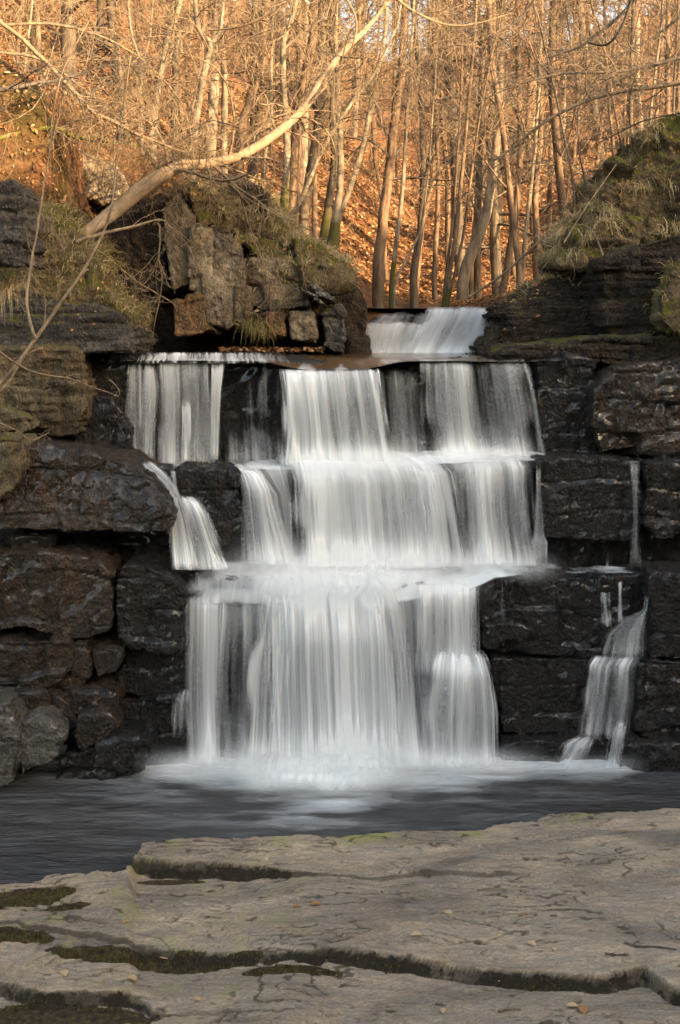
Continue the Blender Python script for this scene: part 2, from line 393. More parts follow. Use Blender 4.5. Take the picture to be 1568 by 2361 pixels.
def rock(label, poly, Y, th, mat, vox=.022, smooth=1, big=.05, facet=.05, crack=.026, fine=.014, cell=(2.2, 2.2, 3.0),
         strata=0.0, lean=0.0, name='rock', cat='rock', grow=1.0, group=None, kind=None):
    """poly: outline in picture coordinates seen at depth Y; th: thickness going back; lean: extra depth at the top"""
    global NROCK; NROCK += 1
    pts = np.array([P(u, v, Y) for u, v in poly])
    zmax, zmin = pts[:, 2].max(), pts[:, 2].min()
    # subdivide and roughen the outline
    res = []
    n = len(pts)
    for i in range(n):
        a, b = pts[i], pts[(i+1) % n]; k = max(1, int(np.linalg.norm(b-a)/.12))
        for j in range(k): res.append(a+(b-a)*j/k)
    pts = np.array(res)
    jit = (fbm(pts*3.1+NROCK, 3)-.5)*.07; jit2 = (fbm(pts*3.1+NROCK+40, 3)-.5)*.07
    pts[:, 0] += jit; pts[:, 2] += jit2
    pts[:, 1] = Y+lean*(pts[:, 2]-zmin)/max(1e-6, zmax-zmin)
    back = pts.copy(); back[:, 1] = Y+th
    V = np.concatenate([pts, back]); n = len(pts)
    area = sum(pts[i, 0]*pts[(i+1) % n, 2]-pts[(i+1) % n, 0]*pts[i, 2] for i in range(n))
    Fs = [tuple(range(n)), tuple(range(2*n-1, n-1, -1))]+[(i+n, (i+1) % n+n, (i+1) % n, i) for i in range(n)]
    if area < 0: Fs = [f[::-1] for f in Fs]
    V, q = remesh(V, Fs, vox)
    E = edges_of(q); V = laplace(V, E, smooth)
    N = vnormals(V, q); ctr = V.mean(0)
    if (N*(V-ctr)).sum() < 0: q = q[:, ::-1]; N = -N
    p = V+NROCK*3.7
    d = big*.9*(fbm(p*1.1, 3)-.5)
    wp = p+.16*(np.stack([vnoise(p*2.2), vnoise(p*2.2+9), vnoise(p*2.2+23)], 1)-.5)
    rowc = wp[:, 2]*cell[2]*1.05+.12*wp[:, 0]; kz = np.floor(rowc).astype(np.int64)
    colc = wp[:, 0]*cell[0]*.8+.8*wp[:, 1]+_h(kz, kz*0+5, kz*0+9)*3; kx = np.floor(colc).astype(np.int64)
    fz, fx_ = rowc-kz, colc-kx
    r1 = _h(kx, kz, kz*0+1)-.5; r2 = _h(kx, kz, kz*0+2)-.5; r3 = _h(kx, kz, kz*0+3)-.5
    d += facet*(1.1*r1+1.2*r2*(fx_-.5)+1.2*r3*(fz-.5))
    jd = np.minimum(np.minimum(fz, 1-fz)/cell[2], np.minimum(fx_, 1-fx_)/cell[0])
    d -= crack*(1-sstep(.0, .022, jd))*(.4+.9*vnoise(p*2.7))
    f1, f2, idv, off = worley(wp*np.array(cell)*3.1+5)
    rn = np.stack([idv-.5, (idv*7.3) % 1-.5, (idv*13.7) % 1-.5], 1)
    d += facet*.26*((idv-.5)*1.2+(off*rn).sum(1)*1.8)
    if strata > 0:
        s = (V[:, 2]+.10*fbm(p*np.array([.8, .8, .8]), 3)+.03*V[:, 0])*11
        k = np.floor(s); fr = s-k
        rv = _h(k.astype(np.int64), np.floor(p[:, 0]*1.1+k*.7).astype(np.int64), k.astype(np.int64)*0+3)
        nxt = _h(k.astype(np.int64)+1, np.floor(p[:, 0]*1.1+(k+1)*.7).astype(np.int64), k.astype(np.int64)*0+3)
        hor = 1-np.abs(N[:, 2])
        d += strata*hor*((rv+(nxt-rv)*sstep(.8, 1, fr))-.5-.5*(1-sstep(0, .16, np.minimum(fr, 1-fr))))
    f1, f2, idv, off = worley(wp*np.array([9, 9, 7.])+15)
    rn = np.stack([idv-.5, (idv*7.3) % 1-.5, (idv*13.7) % 1-.5], 1)
    d += fine*1.1*((idv-.5)*1.2+(off*rn).sum(1)*1.8)
    d += fine*2*(fbm(p*9, 3)-.5)
    V = V+N*d[:, None]
    org = np.array([ctr[0], ctr[1], V[:, 2].min()])
    o = mesh_np(name, V, q, mat, origin=org)
    tag(o, label, None if kind == 'structure' else cat, group, kind)
    o_geo[o.name] = (V, vnormals(V, q))
    return o
o_geo = {}

# three steps of bedrock that the water runs over
S = rock
S('bedrock step behind the highest curtains of the fall, its lip under brown water', [(-260, 832), (640, 828), (900, 845), (1130, 826), (1850, 826), (1850, 1900), (-260, 1900)], 13.0, 2.6, M['wet_black'], vox=.04, facet=.06, name='bedrock_step', cat='rock ledge', cell=(1.6, 1.6, 1.4), smooth=1)
S('bedrock step behind the middle curtains of the fall', [(300, 1085), (560, 1085), (680, 1075), (1030, 1062), (1240, 1062), (1850, 1062), (1850, 1900), (-260, 1900), (-260, 1240), (300, 1240)], 12.4, .75, M['wet_black'], vox=.035, facet=.05, name='bedrock_step', cat='rock ledge', cell=(1.8, 1.8, 1.6), smooth=1)
S('bedrock step behind the lowest and broadest curtains of the fall', [(425, 1375), (560, 1378), (640, 1385), (900, 1380), (1110, 1340), (1120, 1330), (1850, 1330), (1850, 1900), (425, 1900)], 12.0, .6, M['wet_black'], vox=.03, facet=.07, name='bedrock_step', cat='rock ledge', cell=(1.8, 1.8, 1.5), smooth=1)
# left bank
S('dark slate block with a mossy cap at the left edge beside the leaning trunk', [(-90, 430), (20, 415), (45, 440), (52, 560), (40, 610), (-90, 610)], 11.5, .9, M['slate'], strata=.05, cell=(2, 2, 5))
S('moss and grass covered mound under the foot of the leaning trunk', [(20, 570), (60, 478), (110, 472), (160, 525), (208, 600), (214, 645), (245, 690), (300, 735), (300, 770), (-90, 770), (-90, 590)], 12.7, 1.6, M['mossy'], big=.09, crack=.02, facet=.04, lean=.35)
S('blue grey layered rock left of the top step under the mossy mound', [(-90, 660), (60, 668), (190, 702), (270, 722), (300, 762), (306, 815), (190, 818), (-90, 812)], 12.35, 1.5, M['slate'], strata=.09, cell=(1.6, 2, 5), lean=.3)
S('brown weathered block at the left edge with a pale ledge at its foot', [(-90, 800), (188, 806), (197, 880), (190, 960), (172, 1004), (140, 1008), (95, 985), (40, 972), (-90, 965)], 12.1, 1.3, M['brown_dry'], strata=.05, facet=.08)
S('pale mossy shelf jutting out under the brown block at the left edge', [(-90, 940), (20, 945), (70, 965), (90, 990), (50, 1004), (-90, 1000)], 11.85, .6, M['brown_dry'], facet=.04)
S('wet black square block left of the highest water curtains', [(190, 812), (330, 816), (338, 940), (330, 1075), (200, 1068), (188, 960)], 12.72, .5, M['wet_black'], facet=.06)
S('low wet block in the corner under the black square block', [(185, 905), (262, 912), (300, 990), (290, 1062), (175, 1045), (165, 1000)], 12.5, .5, M['wet_black'], facet=.06)
S('small round mossy stone at the left edge above the gap', [(-90, 1008), (40, 1010), (56, 1032), (48, 1095), (10, 1150), (-90, 1160)], 11.25, .6, M['brown_dry'])
S('big brown overhanging boulder left of the middle step', [(-90, 1040), (60, 1028), (160, 1032), (200, 1042), (280, 1070), (340, 1112), (385, 1160), (402, 1205), (388, 1236), (300, 1230), (150, 1222), (-90, 1225)], 11.4, 1.3, M['wet_brown'], vox=.02, big=.08, facet=.07, cell=(1.5, 1.5, 2.2), lean=.15)
S('small stone wedged in the dark gap under the big overhanging boulder', [(22, 1240), (60, 1230), (112, 1228), (126, 1242), (118, 1266), (20, 1274)], 11.75, .4, M['wet_brown'])
S('large brown wet block below the dark gap at the left edge', [(-90, 1274), (80, 1276), (175, 1280), (232, 1292), (258, 1322), (264, 1380), (252, 1450), (205, 1476), (120, 1472), (60, 1452), (-90, 1468)], 11.4, 1.0, M['wet_brown'], vox=.02, big=.07, facet=.08, cell=(1.8, 1.8, 1.8))
S('black wet block with a bluish sloping top left of the lowest curtains', [(262, 1335), (285, 1302), (330, 1302), (385, 1325), (428, 1350), (434, 1385), (424, 1490), (400, 1502), (300, 1497), (264, 1462)], 11.5, .9, M['wet_black'], vox=.02, big=.06, facet=.06)
S('brown block under the large wet block at the left edge', [(-90, 1478), (60, 1480), (150, 1480), (182, 1500), (162, 1552), (112, 1586), (70, 1592), (-90, 1582)], 11.35, .9, M['wet_brown'], facet=.08)
S('narrow upright stone between two brown blocks on the left', [(150, 1484), (200, 1482), (216, 1530), (192, 1580), (150, 1602), (122, 1582), (165, 1545)], 11.4, .7, M['wet_brown'])
S('squarish brown stone with a lit top edge right of the narrow upright stone', [(205, 1497), (288, 1494), (286, 1522), (270, 1552), (222, 1567), (212, 1532)], 11.35, .7, M['wet_brown'])
S('rounded brown stone above the two pale boulders', [(30, 1598), (110, 1592), (138, 1604), (180, 1640), (186, 1682), (150, 1690), (60, 1652), (16, 1645)], 11.25, .8, M['wet_brown'])
S('flat brown stone under the squarish stone of the left pile', [(132, 1604), (200, 1584), (268, 1592), (262, 1640), (186, 1650)], 11.3, .7, M['wet_brown'])
S('pale boulder cut by the left edge at the waterline', [(-90, 1640), (10, 1622), (36, 1680), (42, 1750), (20, 1812), (-90, 1840)], 10.85, .9, M['grey_pale'], big=.07)
S('pale rounded boulder at the water with a pointed foot', [(42, 1660), (80, 1650), (116, 1662), (148, 1700), (138, 1736), (92, 1764), (48, 1790), (36, 1722)], 10.95, .8, M['grey_pale'], big=.06, facet=.04)
S('reddish wet stone right of the pale rounded boulder', [(186, 1648), (248, 1642), (268, 1672), (232, 1712), (182, 1732), (176, 1692)], 11.15, .7, M['wet_brown'])
S('low dark striped stone at the waterline left of the fall', [(140, 1745), (180, 1730), (262, 1706), (345, 1702), (350, 1748), (300, 1790), (200, 1810), (110, 1815)], 11.15, .8, M['wet_black'], facet=.08)
S('dark stone in the corner under the block with the bluish top', [(266, 1562), (292, 1502), (424, 1502), (424, 1605), (330, 1622), (280, 1592)], 11.65, .6, M['wet_black'])
S('dark lump beside the left water strand at half height of the lowest step', [(262, 1622), (400, 1600), (446, 1640), (436, 1702), (350, 1722), (264, 1690)], 11.55, .7, M['wet_black'])
S('low wet stone at the foot of the left water strand', [(335, 1702), (440, 1690), (476, 1762), (480, 1800), (340, 1805)], 11.5, .7, M['wet_black'])
S('backing rock deep in the left bank behind the stone pile', [(-260, 1262), (425, 1290), (425, 1850), (-260, 1850)], 12.0, .5, M['wet_black'], vox=.04, smooth=1)
# middle
S('wet black block standing between the two left cascades of the middle step', [(352, 1080), (400, 1092), (412, 1080), (500, 1078), (545, 1092), (552, 1130), (562, 1170), (560, 1252), (500, 1260), (430, 1240), (400, 1180)], 12.05, .5, M['wet_black'], vox=.018, big=.05, facet=.06)
S('small dark stone under thin water at the top of the left cascade', [(296, 1082), (330, 1072), (395, 1082), (400, 1110), (345, 1120)], 12.15, .4, M['wet_black'])
S('rounded rock under water on the left of the lowest ledge', [(470, 1362), (520, 1342), (600, 1336), (655, 1352), (660, 1384), (460, 1388)], 11.75, .4, M['wet_black'])
S('rounded rock under water in the middle of the lowest ledge', [(900, 1378), (930, 1348), (970, 1340), (1012, 1354), (1110, 1350), (1115, 1410), (900, 1410)], 11.75, .4, M['wet_black'])
S('wet rock half way down between the left strand and the middle curtain', [(484, 1600), (530, 1578), (562, 1598), (566, 1700), (560, 1790), (490, 1790)], 11.7, .5, M['wet_black'])
S('domed rock that spreads the lower right cascade', [(1000, 1520), (1060, 1506), (1120, 1518), (1145, 1600), (1150, 1790), (985, 1790)], 11.72, .4, M['wet_black'], big=.03)
# right side
S('long black block of the lowest step right of the curtains', [(1108, 1338), (1300, 1328), (1492, 1324), (1497, 1400), (1490, 1513), (1130, 1511), (1108, 1440)], 11.85, .5, M['wet_black'], vox=.02, facet=.07)
S('knobbly stone jutting out of the long black block', [(1122, 1444), (1180, 1434), (1230, 1450), (1226, 1472), (1152, 1476), (1130, 1500), (1114, 1480)], 11.72, .3, M['wet_black'])
S('block with pitted face under the knobbly stone', [(1138, 1518), (1340, 1520), (1482, 1519), (1478, 1690), (1300, 1692), (1158, 1692), (1142, 1600)], 11.78, .5, M['wet_black'], vox=.02, facet=.06)
S('tall black block at the right edge of the lowest step', [(1502, 1322), (1680, 1318), (1680, 1522), (1496, 1520)], 11.6, .6, M['wet_black'])
S('black block at the right edge above the waterline ledge', [(1475, 1525), (1680, 1525), (1680, 1702), (1505, 1712), (1465, 1680)], 11.55, .6, M['wet_black'], facet=.08)
S('low ledge at the waterline under the right cascade', [(1155, 1716), (1240, 1708), (1380, 1702), (1402, 1722), (1400, 1800), (1155, 1800)], 11.6, .5, M['wet_black'])
S('bluish wet rubble ledge at the waterline by the right edge', [(1425, 1714), (1680, 1716), (1680, 1815), (1425, 1805)], 11.4, .6, M['wet_black'], facet=.09)
S('pitted black block of the middle step right of the curtains', [(1236, 1062), (1380, 1058), (1478, 1060), (1482, 1120), (1478, 1232), (1440, 1246), (1260, 1242), (1238, 1200)], 12.15, .5, M['wet_black'], vox=.02, facet=.06)
S('black block at the right edge of the middle step', [(1483, 1060), (1680, 1050), (1680, 1242), (1520, 1238), (1486, 1205)], 12.0, .6, M['wet_black'], facet=.08)
S('black rough block right of the highest curtains', [(1236, 832), (1300, 822), (1372, 826), (1378, 900), (1362, 980), (1385, 1048), (1246, 1053)], 12.65, .5, M['wet_black'], vox=.02, facet=.08)
S('large dark brown bulging rock at the right edge of the top step', [(1372, 900), (1420, 850), (1520, 830), (1680, 800), (1680, 1034), (1500, 1042), (1388, 1046), (1364, 980)], 12.4, .8, M['wet_brown'], vox=.022, facet=.09, big=.08)
S('long thin shelf on top of the right block', [(1130, 822), (1160, 800), (1230, 792), (1400, 782), (1568, 778), (1680, 775), (1680, 850), (1400, 842), (1250, 832)], 12.75, 1.3, M['strata'], strata=.06, vox=.02, cell=(1.5, 2, 5))
S('stepped dark layered bank right of the small upper fall', [(1118, 812), (1132, 786), (1158, 768), (1170, 740), (1164, 714), (1200, 700), (1212, 690), (1300, 676), (1400, 670), (1410, 795), (1200, 800)], 13.6, 1.8, M['strata'], strata=.16, vox=.022, cell=(1.3, 2, 5), facet=.08, lean=.3)
S('sloping layered ledge climbing to the grassy right bank', [(1200, 700), (1228, 662), (1290, 632), (1395, 598), (1420, 700)], 13.9, 1.6, M['strata'], strata=.14, vox=.024, cell=(1.3, 2, 5), lean=.3)
S('black overhanging block with pale lichen under the grassy right bank', [(1386, 625), (1400, 600), (1470, 562), (1568, 542), (1680, 530), (1680, 785), (1500, 800), (1402, 780), (1390, 700)], 13.1, 1.6, M['strata'], strata=.06, vox=.022, facet=.08)
S('grassy mound topping the right bank', [(1290, 606), (1312, 566), (1372, 486), (1436, 408), (1505, 348), (1568, 292), (1750, 200), (1750, 580), (1450, 585), (1360, 615)], 13.8, 2.0, M['mossy'], vox=.03, big=.3, facet=.26, crack=.05, lean=.6, cell=(1.6, 2, 2.2), strata=.05)
S('hanging cushion of yellow moss at the right edge', [(1528, 740), (1532, 680), (1568, 605), (1680, 580), (1680, 770), (1555, 768)], 12.5, .6, M['mossy'], crack=.01, big=.07, lean=.2)
# left cliff
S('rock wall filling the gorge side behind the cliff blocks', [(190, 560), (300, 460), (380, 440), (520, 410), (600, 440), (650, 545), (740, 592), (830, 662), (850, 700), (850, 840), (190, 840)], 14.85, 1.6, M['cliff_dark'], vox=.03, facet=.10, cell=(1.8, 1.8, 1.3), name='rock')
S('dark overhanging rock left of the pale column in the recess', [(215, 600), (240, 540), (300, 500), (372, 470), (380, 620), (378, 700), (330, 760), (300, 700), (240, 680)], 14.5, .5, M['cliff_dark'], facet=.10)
S('pale tall column at the left end of the cliff', [(374, 452), (400, 442), (440, 500), (446, 652), (400, 666), (386, 600), (372, 520)], 14.2, .8, M['cliff'], facet=.05, cell=(3, 3, 1.6))
S('broad pale cliff face in the middle of the left bank', [(432, 520), (500, 515), (562, 560), (572, 660), (570, 742), (520, 756), (468, 742), (462, 674), (432, 668)], 14.1, .9, M['cliff'], vox=.02, facet=.09, cell=(3.2, 3, 1.5))
S('rusty brown block hanging under the cliff face', [(400, 694), (455, 676), (470, 684), (472, 742), (504, 768), (402, 773)], 14.05, .8, M['cliff_rust'], facet=.05)
S('mossy brown block under the grass of the cliff', [(552, 600), (640, 600), (702, 650), (722, 716), (600, 722), (566, 700)], 14.35, .9, M['cliff'], facet=.09)
S('squared brown block at the foot of the cliff above the dark undercut', [(578, 722), (640, 716), (660, 718), (668, 780), (600, 772), (580, 765)], 14.1, .8, M['cliff_rust'], facet=.05)
S('squared grey brown block right of its twin at the cliff foot', [(670, 718), (720, 720), (734, 792), (674, 782)], 14.1, .8, M['cliff'], facet=.05)
S('grey block at the right end of the cliff beside the small upper fall', [(738, 722), (786, 708), (796, 722), (796, 818), (770, 815), (742, 796)], 14.1, 1.2, M['slate'], facet=.07)
S('pale tilted slab lying on the right end of the cliff', [(712, 656), (730, 654), (772, 684), (766, 694), (736, 684)], 13.95, .3, M['grey_pale'], facet=.02, vox=.015)
S('second pale slab tilted below the first one on the cliff', [(692, 668), (706, 668), (756, 704), (738, 704)], 13.9, .3, M['grey_pale'], facet=.02, vox=.015)
S('mossy outcrop with a white patch behind the leaning trunk', [(138, 358), (180, 350), (238, 372), (272, 420), (262, 470), (160, 440)], 15.2, 1.0, M['cliff'], facet=.09)
S('grassy mound on top of the left cliff', [(385, 450), (440, 404), (540, 395), (612, 420), (652, 500), (664, 556), (720, 570), (765, 602), (810, 655), (700, 655), (600, 604), (545, 556), (480, 505), (440, 515), (398, 468)], 14.3, 2.2, M['mossy'], vox=.026, big=.4, facet=.16, crack=.04, lean=.6, cell=(1.8, 2, 2.2))
S('rock under the small upper fall', [(800, 840), (810, 752), (870, 734), (1000, 722), (1160, 718), (1160, 840)], 15.75, 1.2, M['wet_black'], vox=.025)
print('rocks', NROCK, sum(len(v[0]) for v in o_geo.values()))

# ------------------------------------------------------------------ foreground slab
def lineY(pts, z):
    """picture polyline -> (x, y) world samples on the plane of height z"""
    a = []
    for u, v in pts:
        Y = yz(v, z); a.append(((u-CX)*Y/F, Y))
    return np.array(a)
ZS = .40
far = lineY([(-120, 2030), (0, 2018), (110, 2005), (200, 1992), (285, 1985), (308, 1962), (330, 1942), (400, 1928), (480, 1925), (560, 1927), (620, 1922), (720, 1918), (784, 1922), (850, 1912), (960, 1905), (1050, 1905), (1120, 1902), (1135, 1890), (1175, 1882), (1230, 1875), (1260, 1867), (1350, 1865), (1450, 1860), (1700, 1858)], ZS)
s1 = lineY([(300, 1952), (315, 1952), (370, 1957), (430, 1962), (500, 1962), (560, 1970), (620, 1977), (660, 1987), (700, 1990), (784, 1993), (850, 1999), (1000, 1991), (1100, 1993), (1180, 1996), (1260, 2006), (1400, 2020)], ZS+.06)
s2 = lineY([(-120, 2120), (40, 2112), (60, 2130), (110, 2140), (160, 2146), (300, 2150), (400, 2160), (430, 2172), (510, 2178), (600, 2184), (700, 2188), (784, 2190), (890, 2197), (950, 2205), (1040, 2215), (1130, 2228), (1225, 2240), (1240, 2232), (1330, 2240), (1400, 2243), (1490, 2232), (1540, 2260), (1700, 2330)], ZS)
s3 = lineY([(-120, 2250), (0, 2252), (150, 2254), (300, 2252), (335, 2268), (352, 2285), (420, 2290), (520, 2296), (600, 2300), (700, 2308)], ZS)
nx, ny = 820, 560
sx_ = np.linspace(-3.55, 3.7, nx); sy_ = np.linspace(6.6, 10.95, ny)
SX, SY = np.meshgrid(sx_, sy_, indexing='ij'); fx, fy = SX.ravel(), SY.ravel()
pp = np.stack([fx, fy, np.zeros_like(fx)], 1)
wob = (fbm(pp*np.array([3.5, 3.5, 1]), 5)-.5)*.16
wob2 = (fbm(pp*np.array([8, 8, 1])+31, 2)-.5)*.04
def interp(line, x): return np.interp(x, line[:, 0], line[:, 1])
dfar = interp(far, fx)+wob*.5-fy              # >0 inside
d1 = fy-(interp(s1, fx)+wob*.7+wob2)          # >0 beyond the step
d2 = fy-(interp(s2, fx)+wob*.8+wob2)
d3 = fy-(interp(s3, fx)+wob*.8+wob2)
U = fx*F/fy+CX
h = np.full_like(fx, .0)
H1 = .115*sstep(290, 320, U)*(1-sstep(520, 760, U))+.022*(1-sstep(1150, 1330, U))*sstep(290, 320, U)
h -= H1*(1-sstep(-.014, .018, d1))*(1-.75*sstep(-.1, -.9, d1))
H2 = .025+.035*sstep(300, 420, U)+.055*sstep(650, 800, U)
h -= H2*(1-sstep(-.014, .02, d2))
H3 = .08*(1-sstep(330, 420, U))+.018*(1-sstep(560, 700, U))
h -= H3*(1-sstep(-.014, .018, d3))
h += .05*(fbm(pp*np.array([.5, .6, 1])+3, 3)-.5)
# moss filled trenches
def blobs(u0, v0, ru, rv, dep):
    global h, moss
    Yc = yz(v0, ZS); xc = (u0-CX)*Yc/F; rx = ru*Yc/F; ry = rv*Yc*Yc/F/(ZC-ZS)
    r = np.sqrt(((fx-xc)/rx)**2+((fy-yc_(fx, xc, Yc))/ry)**2)+(wob*5+wob2*4)
    m = 1-sstep(.8, 1.0, r)
    h = h-dep*m; moss = np.maximum(moss, 1-sstep(.9, 1.25, r))
def yc_(x, xc, Yc): return Yc
moss = np.zeros_like(fx); faced = np.zeros_like(fx)
blobs(60, 2047, 120, 14, .03); blobs(150, 2075, 60, 8, .03); blobs(10, 2152, 110, 17, .03)
blobs(270, 2176, 170, 13, .03); blobs(460, 2186, 120, 7, .03); blobs(140, 2292, 190, 26, .09); blobs(40, 2300, 130, 30, .06)
blobs(690, 2208, 110, 8, .03); blobs(400, 1984, 80, 6, .02)
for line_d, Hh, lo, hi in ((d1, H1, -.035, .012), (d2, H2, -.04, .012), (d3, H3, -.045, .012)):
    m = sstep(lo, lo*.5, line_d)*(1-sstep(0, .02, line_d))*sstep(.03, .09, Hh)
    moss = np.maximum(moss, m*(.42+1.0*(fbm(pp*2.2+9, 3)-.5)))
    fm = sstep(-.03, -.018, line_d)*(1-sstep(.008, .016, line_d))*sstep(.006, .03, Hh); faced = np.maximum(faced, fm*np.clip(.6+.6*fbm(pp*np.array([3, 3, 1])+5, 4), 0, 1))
moss = np.maximum(moss, .75*sstep(320, 120, U)*0)
# thin bedding laminae: terraces of uneven depth
tn = fbm(pp*np.array([.75, 2.1, 1])+12, 5); ts = tn*16; k = np.floor(ts); fr = ts-k
ter_ = (k+sstep(.84, 1.0, fr))/16
amp = .10+.16*(1-sstep(200, 800, U))
h += (ter_-.5)*amp
tn2 = fbm(pp*np.array([1.6, 6.0, 1])+52, 4); ts2 = tn2*14; k2 = np.floor(ts2)
h += ((k2+sstep(.8, 1, ts2-k2))/14-.5)*.06
# hairline cracks and pits
cw = pp*np.array([.8, 4.2, 1]); cw[:, 0] += .5*(fbm(pp*2+70, 3)-.5); cw[:, 1] += .9*(fbm(pp*2+90, 3)-.5)
cf1, cf2, cid, _ = worley(cw*1.0)
gate = .8*sstep(.56, .68, fbm(pp*np.array([1.2, 1.6, 1])+44, 3))
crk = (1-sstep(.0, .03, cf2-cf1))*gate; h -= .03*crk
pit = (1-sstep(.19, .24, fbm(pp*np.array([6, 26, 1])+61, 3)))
dirt_shade = np.clip(np.maximum(np.maximum(crk*.9, pit*.8), faced*.9), 0, 1)  # cavity shade painted into the cracks; step faces mix dirt with painted shade
dirt_shade = np.maximum(dirt_shade, .75*sstep(.80, .84, fr)*(1-sstep(.96, 1.0, fr))*sstep(.45, .6, fbm(pp*2.3+3, 3)))
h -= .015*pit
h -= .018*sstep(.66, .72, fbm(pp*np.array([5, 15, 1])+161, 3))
h += .006*(fbm(pp*np.array([14, 30, 1]), 3)-.5)*2
# far edge drops into the pool
edge = 1-sstep(.0, .05, dfar)
h = h-.02*(1-sstep(0, .35, dfar))
Z = ZS+h
Z = Z*(1-edge)+(-.2)*edge
Z = np.where(dfar > .05, np.maximum(Z, .22), Z)
lich = np.clip(np.maximum(1-sstep(.05, .45, dfar), .75*(1-sstep(350, 900, U))*sstep(-1.2, .3, d2))+.06, 0, 1)
V = np.stack([fx, fy, Z], 1); Fq = grid_faces(nx, ny)
fc = Fq[:, 0]
reg = np.where(d1[fc] > 0, 0, np.where(d2[fc] > 0, 1, np.where((d3[fc] > 0) & (U[fc] < 640), 2, 3)))
reg = np.where((reg == 0) & (U[fc] < 300), 1, reg)
labs = ['upper slab of the foreground rock along the pool with a mossy undercut at its left end',
        'wide middle slab of the foreground rock ending in a long dark step',
        'low mossy slab at the lower left between the two dark trenches',
        'nearest slab of the foreground rock along the bottom of the photo']
for r in range(4):
    fs = Fq[reg == r]
    used, inv = np.unique(fs, return_inverse=True)
    vv = V[used]; org = np.array([vv[:, 0].mean(), vv[:, 1].mean(), 0])
    o = mesh_np('rock_slab', vv, inv.reshape(-1, 4), M['slab'], origin=org, attrs={'moss': moss[used], 'lichen': lich[used], 'dirt_shade': dirt_shade[used]})
    tag(o, labs[r], 'rock slab')
def slab_z(x, y):
    i = np.clip(((x-sx_[0])/(sx_[1]-sx_[0])).astype(int), 0, nx-1); j = np.clip(((y-sy_[0])/(sy_[1]-sy_[0])).astype(int), 0, ny-1)
    return Z.reshape(nx, ny)[i, j]

# ------------------------------------------------------------------ pool and river
px_ = np.linspace(-7, 7, 340); py_ = np.linspace(6.5, 12.6, 200)
PX, PY = np.meshgrid(px_, py_, indexing='ij'); a, b = PX.ravel(), PY.ravel()
q3 = np.stack([a, b, a*0], 1)
vv = H0+(ZC-.2)*F/b; uu = a*F/b+CX
st = fbm(q3*np.array([1.1, 5.0, 1]), 5); st2 = fbm(q3*np.array([2.5, 13, 1])+7, 4)
reach = np.interp(uu, [200, 330, 450, 600, 700, 800, 900, 1150, 1300, 1430, 1520], [8, 28, 50, 90, 120, 108, 70, 42, 28, 30, 8])
dist = (vv-1758)/np.maximum(reach, 1)
foam = np.clip(1.45-dist+1.6*(st-.5)+1.0*(st2-.5), 0, 1)**1.2
faint = sstep(.44, .64, .5*st+.5*st2)*.55*np.exp(-np.maximum(0, vv-1770)/110)*np.exp(-((uu-700)/600)**2)
foam = np.clip(np.maximum(foam, faint), 0, 1)
wz = .2+.035*(fbm(q3*np.array([1.3, 3.4, 1]), 4)-.5)+.05*foam*st
pool = mesh_np('pool_water', np.stack([a, b, wz], 1), grid_faces(340, 200), M['pool'], attrs={'foam': foam})
tag(pool, 'dark pool at the foot of the fall with streaks of white foam', kind='structure')
rx_ = np.linspace(-3.4, 2.6, 200); ry_ = np.linspace(12.62, 15.75, 90)
PX, PY = np.meshgrid(rx_, ry_, indexing='ij'); a, b = PX.ravel(), PY.ravel(); q3 = np.stack([a, b, a*0], 1)
zz = 4.325+.0*a+.02*(fbm(q3*np.array([3, 1.5, 1]), 3)-.5)
u1 = a*F/13+CX
dip = (1-sstep(12.65, 13.3, b))*(.10*np.exp(-((u1-770)/125)**4)+.02)
zz = zz-dip
fo = .6*sstep(.55, .7, fbm(q3*np.array([5, 1.2, 1])+3, 4))*(1-sstep(12.7, 13.4, b))+.8*sstep(14.9, 15.5, b)*sstep(815, 860, a*F/15.4+CX)
riv = mesh_np('river_water', np.stack([a, b, zz], 1), grid_faces(200, 90), M['river'], attrs={'foam': np.clip(fo, 0, 1)})
tag(riv, 'brown shallow stream on top of the highest step', kind='structure')
rx_ = np.linspace(.1, 2.6, 40); ry_ = np.linspace(15.7, 21, 40)
PX, PY = np.meshgrid(rx_, ry_, indexing='ij'); a, b = PX.ravel(), PY.ravel()
o = mesh_np('river_water', np.stack([a, b, 4.93+a*0], 1), grid_faces(40, 40), M['river'], attrs={'foam': a*0})
tag(o, 'stream above the small upper fall', kind='structure')

